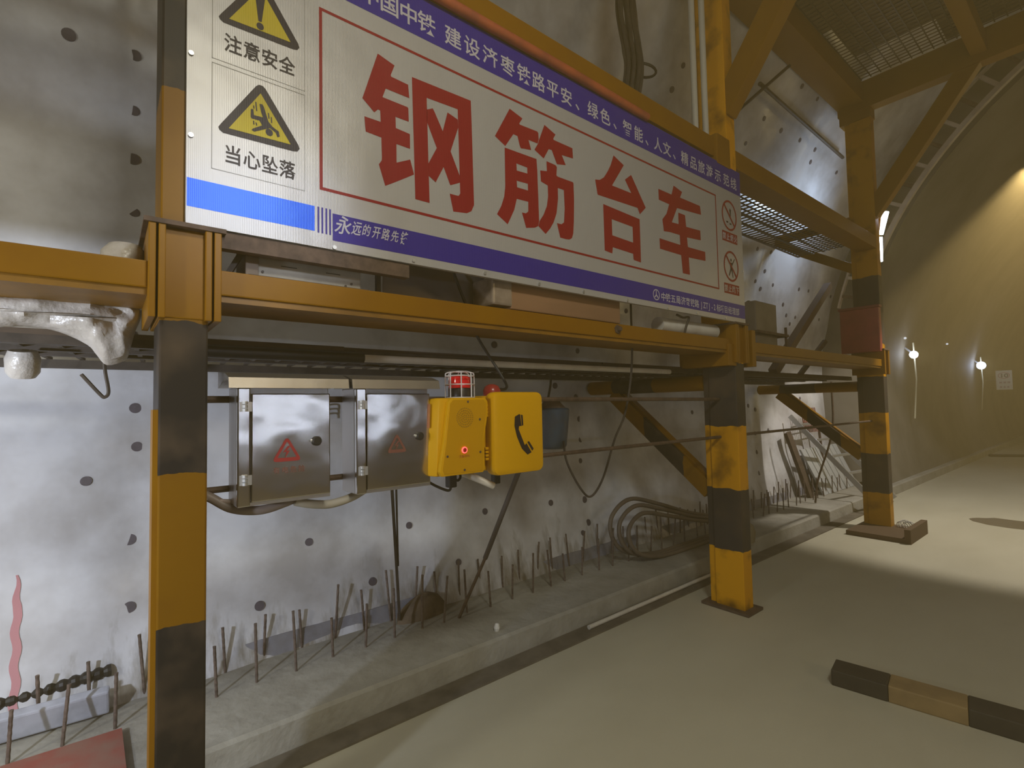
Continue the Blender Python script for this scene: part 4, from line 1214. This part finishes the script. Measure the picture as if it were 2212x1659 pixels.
tag(MB().lathe((-0.60, -0.24, 1.79), (0.25, 0, 1), [(0.035, 0), (0.048, 0.02), (0.05, 0.07), (0.04, 0.10)], 20).build('plastic_cup', M_SACK, origin=(-0.60, -0.24, 1.79), smooth=True), 'white plastic cup caught under the walkway at the left edge', 'cup')
tag(MB().tube(smooth_path([(-0.42, -0.005, 1.91), (-0.42, -0.006, 1.82), (-0.42, 0.006, 1.735), (-0.42, -0.004, 1.712), (-0.42, -0.018, 1.722), (-0.42, -0.072, 1.795)], 6), 0.006, 6).build('wire_hook', M_DKST, origin=(-0.42, -0.005, 1.91)), 'bent dark wire hook hanging below the plastic sack', 'hook')

# box on the walkway behind the middle post
wk = thing('grey_box', 'grey brown metal box on the walkway just beyond the middle post', 'box', (-0.45, 5.4, 1.98))
MB().box(-0.60, -0.28, 4.85, 5.30, 2.16, 2.62).build('body', mat('taupe_box', (0.20, 0.165, 0.13), 0.6, noise_amt=0.5, noise_scale=5), wk, bevel=0.01)
MB().box(-0.64, -0.24, 4.80, 5.48, 2.30, 2.325).build('shelf_strip', M_RUST, wk)
MB().box(-0.64, -0.24, 4.80, 5.48, 2.135, 2.16).build('shelf_strip', M_RUST, wk)
MB().bar((-0.26, 5.45, 2.13), (-0.26, 5.45, 2.40), 0.02, 0.02).build('shelf_upright', M_RUST, wk)
mb = MB()
for k in range(3):
    mb.ring((-0.44, 5.05 + k * 0.06, 2.63), (0, 1, 0.3), 0.03, 0.008, 14)
mb.build('wire_loops', M_DKST, wk)
rx = thing('red_box', 'dull red metal box fixed on the far striped post above the beam', 'box', (-0.2, 7.5, 2.2))
MB().box(-0.42, 0.01, 7.50, 7.595, 2.24, 2.80).build('body', M_RED, rx, bevel=0.01)
MB().box(-0.435, 0.02, 7.49, 7.6, 2.80, 2.83).build('lid', mat('dark_red', (0.22, 0.035, 0.03), 0.5), rx, bevel=0.004)
# small blurry pieces on the far walkway
tag(MB().bar((-0.75, 7.0, 1.97), (-0.55, 7.35, 2.42), 0.05, 0.05).build('steel_prop', M_RUST, origin=(-0.75, 7.0, 1.97)), 'short rusty prop standing slanted on the walkway before the far post', 'prop')
tag(MB().bar((-0.62, 5.95, 1.97), (-0.62, 7.75, 3.22), 0.09, 0.09).build('steel_beam', mat('brown_beam', (0.13, 0.075, 0.05), 0.6), origin=(-0.62, 5.95, 1.97)), 'brown steel bar slanting up from the walkway behind the far post', 'bar')

# ------------------------------------------------------------------ rebar stubs along the kerb
stub_meshes = []
for v in range(4):
    mb = MB()
    hgt = (0.27, 0.30, 0.24, 0.32)[v]
    lean = (0.01, -0.015, 0.0, 0.02)[v]
    pts, rad = [], []
    for k in range(15):
        t = k / 14
        pts.append((lean * t, lean * 0.6 * t * (1 if v % 2 else -1), -0.01 + hgt * t))
        rad.append(0.0072 if k % 2 else 0.0084)
    mb.tube(pts, rad, 8)
    o = mb.build('rebar_stub', M_REBAR, origin=(0, 0, 0))
    stub_meshes.append(o.data)
    bpy.data.objects.remove(o)


def zone(y):
    return 0 if y < 0.15 else 1 if y < 2.1 else 2 if y < 3.9 else 3


ZLAB = ('left of the near striped post', 'below the steel cabinets', 'between the leaning pole and the middle post', 'beyond the middle post')
for row, (x0, y0, n) in enumerate(((-1.14, -0.93, 54), (-1.40, -0.83, 52))):
    for k in range(n):
        y = y0 + 0.2 * k + random.uniform(-0.02, 0.02)
        o = bpy.data.objects.new('rebar_stub', random.choice(stub_meshes))
        COL.objects.link(o)
        o.location = (x0 + random.uniform(-0.02, 0.02), y, 0.152)
        o.rotation_euler = (radians(random.uniform(-3, 3)), radians(random.uniform(-3, 3)), random.uniform(0, 6))
        o.scale = (1, 1, random.uniform(0.85, 1.15))
        tag(o, 'rusty rebar stub in the kerb, %s row, %s' % (('front', 'back')[row], ZLAB[zone(y)]), 'rebar', 'rebar stubs in the %s row %s' % (('front', 'back')[row], ZLAB[zone(y)]))

# ------------------------------------------------------------------ things on the kerb and the floor
rbd = MB().add([(-1.09, 0.075, 0.155), (-0.66, 0.085, 0.155), (-0.66, -0.8, 0.155), (-1.12, -0.8, 0.155), (-1.09, 0.075, 0.175), (-0.66, 0.085, 0.175), (-0.66, -0.8, 0.175), (-1.12, -0.8, 0.175)],
               [(0, 1, 2, 3), (7, 6, 5, 4), (0, 4, 5, 1), (1, 5, 6, 2), (2, 6, 7, 3), (3, 7, 4, 0)])
tag(rbd.build('red_board', mat('red_formwork_board', (0.30, 0.075, 0.055), 0.6, noise_amt=0.7, noise_scale=7, color2=(0.26, 0.15, 0.11), stretch=(1, 1, 1)), origin=(-0.9, -0.3, 0.155)), 'worn red board lying on the kerb in the bottom left corner', 'board')
wst = MB()
wst.bar((-1.36, -0.9, 0.235), (-1.30, 0.03, 0.235), 0.13, 0.05, side=(0.35, 0, 1))
tag(wst.build('white_slab', mat('bluish_foam', (0.46, 0.47, 0.53), 0.55, noise_amt=0.4, noise_scale=8), origin=(-1.3, -0.4, 0.17), bevel=0.01), 'pale blue grey slab leaning along the kerb above the red board', 'slab')
bh = []
for k in range(60):
    y = -0.85 + k * 0.0150
    bh.append(((-1.44 - 0.01 * sin(k * 0.2), y, 0.31 + 0.012 * sin(k * 0.13)), 0.030 if k % 3 else 0.021))
tag(MB().tube([p for p, r in bh], [r for p, r in bh], 12).build('corrugated_hose', M_BLACKRUB, origin=(-1.44, -0.4, 0.28)), 'black corrugated hose behind the pale slab at the foot of the wall', 'hose')
for k, (dx, sc) in enumerate(((0.0, 1.0), (0.055, 0.86), (-0.055, 1.12))):
    pts = [(-1.02 + dx, 5.3, 0.172 + 0.18 * sc), (-1.05 + dx, 4.9, 0.172 + 0.26 * sc), (-1.08 + dx, 4.4, 0.172 + 0.40 * sc), (-1.10 + dx, 4.2 - 0.2 * sc, 0.172 + 0.49 * sc), (-1.10 + dx, 4.2 - 0.44 * sc, 0.172 + 0.39 * sc), (-1.08 + dx, 4.2 - 0.48 * sc, 0.172 + 0.23 * sc), (-1.05 + dx, 4.2 - 0.35 * sc, 0.172 + 0.08 * sc), (-1.02 + dx, 4.2, 0.174), (-1.0 + dx, 4.7, 0.172), (-1.0 + dx, 5.3, 0.172)]
    tag(MB().tube(smooth_path(pts, 10), 0.020, 10).build('rubber_hose', mat('muddy_hose', (0.13, 0.10, 0.075), 0.6), origin=(-1.0 + dx, 5.3, 0.152), smooth=True),
        'muddy rubber hose looped on the kerb before the middle post, %s of three' % ('middle', 'nearest the roadway', 'nearest the wall')[k], 'hose', 'looped hoses on the kerb')
tag(MB().lathe((-0.75, 5.35, 0.15), (0, 0, 1), [(0.12, 0), (0.13, 0.10), (0.11, 0.17), (0.05, 0.21), (0, 0.215)], 20, cap=False).build('sand_bag', mat('tan_bag', (0.25, 0.20, 0.12), 0.85, noise_amt=0.5), origin=(-0.75, 5.35, 0.15), smooth=True), 'tan bag on the kerb just beyond the middle post', 'bag')
tag(MB().tube([(-0.60, 2.75, 0.028), (-0.605, 4.45, 0.028)], 0.016, 10).build('pale_pipe', M_PVC, origin=(-0.6, 2.75, 0.012), smooth=True), 'thin pale pipe on the floor along the kerb before the middle post', 'pipe')
tag(MB().lathe((-0.78, 2.05, 0.15), (0.1, 0, 1), [(0.016, 0), (0.02, 0.02), (0.014, 0.045), (0, 0.05)], 10, cap=False).build('paper_scrap', mat('white_scrap', (0.75, 0.73, 0.70), 0.6), origin=(-0.78, 2.05, 0.15)), 'small white scrap lying on the kerb under the telephone box', 'scrap')

# striped timber on the roadway
tb = thing('striped_beam', 'short striped beam lying on the roadway at the lower right', 'beam', (1.02, 3.35, 0.0))
p0, p1 = Vector((0.78, 3.36, 0.045)), Vector((1.75, 3.52, 0.045))
for name, a, b, m in (('dark_band', 0.0, 0.27, mat('olive_black', (0.055, 0.045, 0.03), 0.7, noise_amt=0.5)), ('tan_band', 0.27, 0.60, mat('dusty_ochre', (0.30, 0.205, 0.09), 0.7, noise_amt=0.4)),
                      ('dark_band', 0.60, 1.0, mat('olive_black', (0.055, 0.045, 0.03), 0.7))):
    MB().bar(p0.lerp(p1, a), p0.lerp(p1, b), 0.16, 0.09).build(name, m, tb, bevel=0.008)
stn = MB()
stn.poly([(0.92 + (0.42 + 0.10 * noise.noise(Vector((k * 0.7, 0, 0)))) * cos(2 * pi * k / 24), 9.1 + (0.30 + 0.08 * noise.noise(Vector((0, k * 0.7, 0)))) * sin(2 * pi * k / 24), 0.0015) for k in range(24)])
stn.build('oil_stain', mat('oil_stain', (0.16, 0.125, 0.07), 0.5), fl)
stn = MB()
stn.poly([(2.05 + (0.30 + 0.10 * noise.noise(Vector((k * 0.7, 4, 0)))) * cos(2 * pi * k / 24), 8.3 + (0.35 + 0.08 * noise.noise(Vector((4, k * 0.7, 0)))) * sin(2 * pi * k / 24), 0.0015) for k in range(24)])
stn.build('oil_stain', mat('oil_stain', (0.16, 0.125, 0.07), 0.5), fl)
ntm = MB()
for k in range(5):
    ntm.ring((0.10 + 0.02 * k, 7.66, 0.075 + 0.012 * (k % 3)), (0.2, 1, 0.4), 0.06, 0.005, 16)
tag(ntm.build('wire_coil', mat('white_wire_coil', (0.7, 0.68, 0.64), 0.5), origin=(0.12, 7.66, 0.055)), 'small white coil of wire on the shoe of the far post', 'wire')

# vertical white pipes beside the middle post
for k, (x, y) in enumerate(((-0.10, 3.58), (-0.06, 3.66))):
    tag(MB().tube([(x, y, 3.60), (x, y, 5.5)], 0.024, 12).build('white_pipe', mat('dusty_white_pipe', (0.55, 0.53, 0.47), 0.45), origin=(x, y, 3.60), smooth=True),
        ('vertical white pipe beside the middle post, left of the pair', 'vertical white pipe beside the middle post, right of the pair')[k], 'pipe', 'vertical white pipes at the middle post')
# bundle of cables hanging above the banner
cb = thing('cable_bundle', 'dark bundle of cables hanging down above the banner', 'cable', (-0.3, 3.0, 3.9))
for k in range(9):
    a = k * 0.7
    x, y = -0.30 + 0.045 * cos(a), 3.02 + 0.075 * sin(a)
    MB().tube(smooth_path([(x, y - 0.02, 5.45), (x + 0.02 * cos(3 * a), y, 4.9), (x, y + 0.03 * sin(5 * a), 4.6), (x + 0.01, y + 0.03, 4.33 + 0.03 * cos(a)), (x + 0.02, y + 0.04, 4.15), (x - 0.02, y + 0.02, 3.88)], 6), 0.016, 8).build('cable', M_DKST, cb, smooth=True)
MB().ring((-0.30, 3.20, 4.22), (0.3, 0.1, 1), 0.10, 0.010, 20).build('loop', M_BLACKRUB, cb)
# stray steel bars near the membrane beyond the middle post
tag(MB().tube([(-0.49, 5.62, 5.18), (-0.52, 8.25, 5.14)], 0.022, 8).build('steel_bar', M_DKST, origin=(-0.5, 6.9, 5.15)), 'dark straight bar running along the upper membrane beyond the middle post', 'bar')
tag(MB().tube([(-0.72, 5.3, 4.75), (-0.30, 5.95, 5.42)], 0.018, 8).build('steel_bar', M_DKST, origin=(-0.72, 5.3, 4.75)), 'dark bar crossing the upper membrane at the knee brace', 'bar')

# aluminium ladder hanging at the far post
la = thing('aluminium_ladder', 'aluminium ladder slanting down behind the far striped post', 'ladder', (-0.7, 8.6, 0.15))
A, B = Vector((-1.48, 8.45, 1.40)), Vector((-0.40, 8.45, 0.19))
C_, D_ = Vector((-1.38, 9.0, 1.42)), Vector((-0.30, 9.0, 0.19))
MB().bar(A, B, 0.03, 0.07, side=(0, 1, 0)).build('stile', M_STEEL, la)
MB().bar(C_, D_, 0.03, 0.07, side=(0, 1, 0)).build('stile', M_STEEL, la)
for k in range(5):
    t = (k + 0.6) / 5.2
    MB().bar(A.lerp(B, t), C_.lerp(D_, t), 0.05, 0.03).build('rung', M_STEEL, la)
rp = thing('ribbed_panel', 'grey ribbed panel leaning against the sheet behind the ladder', 'panel', (-1.2, 9.4, 0.15))
pm = MB()
for k in range(8):
    y = 8.75 + k * 0.19
    pm.add([(-1.14, y, 0.155), (-1.14, y + 0.17, 0.155), (-1.40, y + 0.02, 0.86), (-1.40, y - 0.15, 0.86), (-1.17, y, 0.155), (-1.17, y + 0.17, 0.155), (-1.43, y + 0.02, 0.86), (-1.43, y - 0.15, 0.86)],
           [(0, 1, 2, 3), (7, 6, 5, 4), (0, 4, 5, 1), (1, 5, 6, 2), (2, 6, 7, 3), (3, 7, 4, 0)])
pm.build('panel', mat('pale_grey_panel', (0.42, 0.43, 0.43), 0.5), rp)
tag(MB().bar((-1.22, 8.45, 0.15), (-1.45, 8.25, 1.15), 0.16, 0.05, side=(0, 1, 0)).build('dark_plank', M_PLANK, origin=(-1.25, 8.4, 0.15)), 'dark plank leaning against the membrane left of the ribbed panel', 'plank')
rg = thing('rebar_cage', 'small rusty red rebar mat standing before the membrane behind the ladder', 'rebar', (-1.35, 9.0, 1.15))
gm = MB()
for k in range(10):
    y = 8.75 + k * 0.06
    gm.bar((-1.38, y, 1.12), (-1.42, y - 0.02, 1.52), 0.012, 0.012)
for z in (1.18, 1.3, 1.42):
    gm.bar((-1.39, 8.7, z), (-1.41, 9.35, z), 0.012, 0.012)
gm.build('bars', mat('red_rust', (0.28, 0.10, 0.07), 0.7), rg)
gm2 = MB()
gm2.bar((-1.30, 9.3, 0.15), (-1.38, 9.3, 1.2), 0.03, 0.03)
gm2.build('leg', M_RUST, rg)
tag(MB().tube(smooth_path([(-0.72, 8.0, 1.90), (-0.74, 8.0, 1.2), (-0.95, 8.0, 0.5), (-1.0, 8.0, 0.16)], 6), 0.014, 8).build('hanging_hose', M_RUST, origin=(-0.72, 8.0, 1.9)), 'thin brown hose hanging from the walkway beside the far post', 'hose')
tag(MB().tube([(-1.35, 6.5, 0.15), (-1.38, 6.45, 1.85)], 0.022, 8).build('steel_pipe', M_RUST, origin=(-1.35, 6.5, 0.15)), 'thin rusty pipe standing by the membrane between the middle and far posts', 'pipe')

# curved end frame of the lining formwork
fw = thing('formwork_arch', 'pale curved formwork arch with rungs at the edge of the lining', 'formwork', (CX, Y_LIN, 0))
M_FW = mat('pale_formwork', (0.55, 0.48, 0.40), 0.5, noise_amt=0.4, noise_scale=5, color2=(0.33, 0.26, 0.2))
for R, w in ((5.64, 0.07), (5.98, 0.03)):
    mb = MB()
    n = 60
    for i in range(n):
        a0, a1 = radians(14 + 70 * i / n), radians(14 + 70 * (i + 1) / n)
        p, q = Vector(arch_pt(R, a0, Y_LIN)), Vector(arch_pt(R, a1, Y_LIN))
        mb.bar(p, q, 0.08, w, side=(0, 1, 0))
    mb.build('curved_rib', M_FW, fw)
for i in range(22):
    a = radians(16 + 3.1 * i)
    MB().bar(arch_pt(5.64, a, Y_LIN), arch_pt(5.98, a, Y_LIN), 0.06, 0.05, side=(0, 1, 0)).build('rung', M_FW if i % 2 else M_RUST, fw)

# ------------------------------------------------------------------ lamps and signs in the far tunnel
M_GLOW = mat('lamp_glow', (1, 1, 1), 0.4, emit=(0.93, 0.95, 1.0), emit_s=14)
M_LAMP = mat('lamp_housing', (0.3, 0.3, 0.3), 0.5)
lt = thing('led_tube_lamp', 'bright LED tube lamp behind the head of the far striped post', 'lamp', (-0.05, 7.95, 3.5))
MB().tube([(-0.06, 7.95, 3.46), (-0.05, 7.95, 3.78)], 0.028, 10).build('tube', M_GLOW, lt, smooth=True)
MB().tube([(-0.045, 7.95, 3.82), (0.03, 7.95, 4.10)], 0.034, 10).build('tube', M_GLOW, lt, smooth=True)
MB().bar((-0.12, 7.92, 3.40), (-0.02, 7.92, 4.12), 0.03, 0.03).build('bracket', M_YEL, lt)
for k, (y, z) in enumerate(((12.83, 2.55), (20.0, 2.58))):
    a = math.asin((z - CZ) / R_LIN)
    c = Vector(arch_pt(R_LIN - 0.16, a, y))
    w = thing('wall_lamp', ('bright round wall lamp nearest the formwork arch, with a cable below', 'bright round wall lamp farther down the tunnel, left of the speed sign')[k], 'lamp', c, 'wall lamps in the far tunnel')
    rr = (0.075, 0.11)[k]
    MB().lathe(c, (0.5, -1, 0), [(0.0, -0.02), (rr * 0.8, 0.0), (rr, 0.03), (rr * 0.7, 0.07), (0.0, 0.09)], 18, cap=False).build('bulb', M_GLOW, w, smooth=True)
    MB().bar(c + Vector((0, 0.03, 0.02)), c + Vector((-0.2, 0.05, 0.22)), 0.04, 0.03).build('arm', M_LAMP, w)
    MB().tube([c + Vector((0.0, 0.03, 0.25)), c + Vector((0.02, 0.05, -0.5)), c + Vector((-0.04, 0.05, -1.3))], 0.014, 6).build('cable', mat('pale_cable', (0.6, 0.55, 0.38), 0.5), w)
    light('wall_lamp_light', 'POINT', c + Vector((0.12, -0.18, 0)), c + Vector((1, 0, 0)), (5, 9)[k], (0.95, 0.93, 0.9), shadow_soft_size=0.08)
for k, (y, z) in enumerate(((12.6, 2.87), (16.15, 2.97))):
    a = math.asin((z - CZ) / R_LIN)
    c = Vector(arch_pt(R_LIN - 0.04, a, y))
    tag(MB().disc(c, (0.6, -1, 0), 0.022, 0.02, 10).build('reflector', mat('reflector_glow', (0.85, 0.82, 0.75), 0.3, emit=(1, 0.95, 0.85), emit_s=0.8), origin=c), ('small white reflector on the lining above the nearer wall lamp', 'small white reflector on the lining between the two wall lamps')[k], 'reflector')  # emission stands in for the glint of a reflector
# speed sign standing by the lining, facing back along the tunnel
sg = thing('speed_sign', 'white board with a red ringed 10 by the far tunnel wall', 'sign', (-0.585, 22.0, 0.0))
sx, sy, sz, sw, sh = -0.585, 22.0, 2.150, 0.372, 0.603
MB().box(sx - sw / 2, sx + sw / 2, sy, sy + 0.03, sz - sh / 2, sz + sh / 2).build('board', mat('white_board', (0.72, 0.70, 0.62), 0.4, emit=None), sg)
rg_ = MB()
vs, fs = filled([[(sx + sw * 0.36 * cos(2 * pi * k / 28), sz + sh * 0.24 + sw * 0.27 * sin(2 * pi * k / 28)) for k in range(28)], [(sx + sw * 0.32 * cos(2 * pi * k / 28), sz + sh * 0.24 + sw * 0.235 * sin(2 * pi * k / 28)) for k in range(28)]], lambda u, v: (u, sy - 0.003, v))
rg_.add(vs, fs)
rg_.build('red_ring', mat('sign_red', (0.40, 0.10, 0.10), 0.5), sg)
nm = MB()
for i, ch in enumerate('10'):
    vs, fs = glyph(ch, sw * 0.52, sw * 0.46, lambda u, v: (sx - sw * 0.13 + i * sw * 0.27 + u, sy - 0.004, sz + sh * 0.24 + v), 0.03)
    nm.add(vs, fs)
nm.build('number', mat('sign_ink', (0.06, 0.05, 0.04), 0.5), sg)
dc = MB()
for i in range(3):
    dc.box(sx - sw * 0.3 + i * sw * 0.25, sx - sw * 0.3 + i * sw * 0.25 + sw * 0.16, sy - 0.004, sy - 0.001, sz - sh * 0.17, sz - sh * 0.08)
    dc.box(sx - sw * 0.27 + i * sw * 0.22, sx - sw * 0.27 + i * sw * 0.22 + sw * 0.12, sy - 0.004, sy - 0.001, sz - sh * 0.40, sz - sh * 0.32)
dc.build('small_print', mat('faded_print', (0.42, 0.30, 0.27), 0.5), sg)
MB().bar((sx, sy + 0.045, sz), (-1.02, sy + 0.045, sz), 0.03, 0.03).build('bracket', M_LIN, sg)
tag(MB().tube(smooth_path([(-0.6, 18.8, 0.03), (0.6, 19.5, 0.03), (2.0, 19.7, 0.03), (5.0, 19.6, 0.03)], 8), 0.04, 8).build('step_line', M_BLACKRUB, origin=(1, 19.5, 0), smooth=True), 'dark step line across the roadway far down the tunnel', 'hose')  # dark tube put in for the step line across the floor

# ------------------------------------------------------------------ dust in the tunnel air
hz = MB().prism([(CX - 5.45 * cos(a), CZ + 5.45 * sin(a)) for a in [radians(-18) + (pi + radians(36)) * i / 40 for i in range(41)]], 'y', -3.8, 61.5).build('dust_haze', None)
hm = bpy.data.materials.new('dust_haze')
hm.use_nodes = True
nt = hm.node_tree
nt.nodes.remove(nt.nodes['Principled BSDF'])
vsn = nt.nodes.new('ShaderNodeVolumeScatter')
vsn.inputs['Color'].default_value = (0.85, 0.63, 0.26, 1)
vsn.inputs['Density'].default_value = 0.05
vsn.inputs['Anisotropy'].default_value = 0.25
nt.links.new(vsn.outputs[0], nt.nodes['Material Output'].inputs['Volume'])
hz.data.materials.append(hm)
tag(hz, 'thin yellowish dust hanging in the tunnel air', 'dust', kind='stuff')
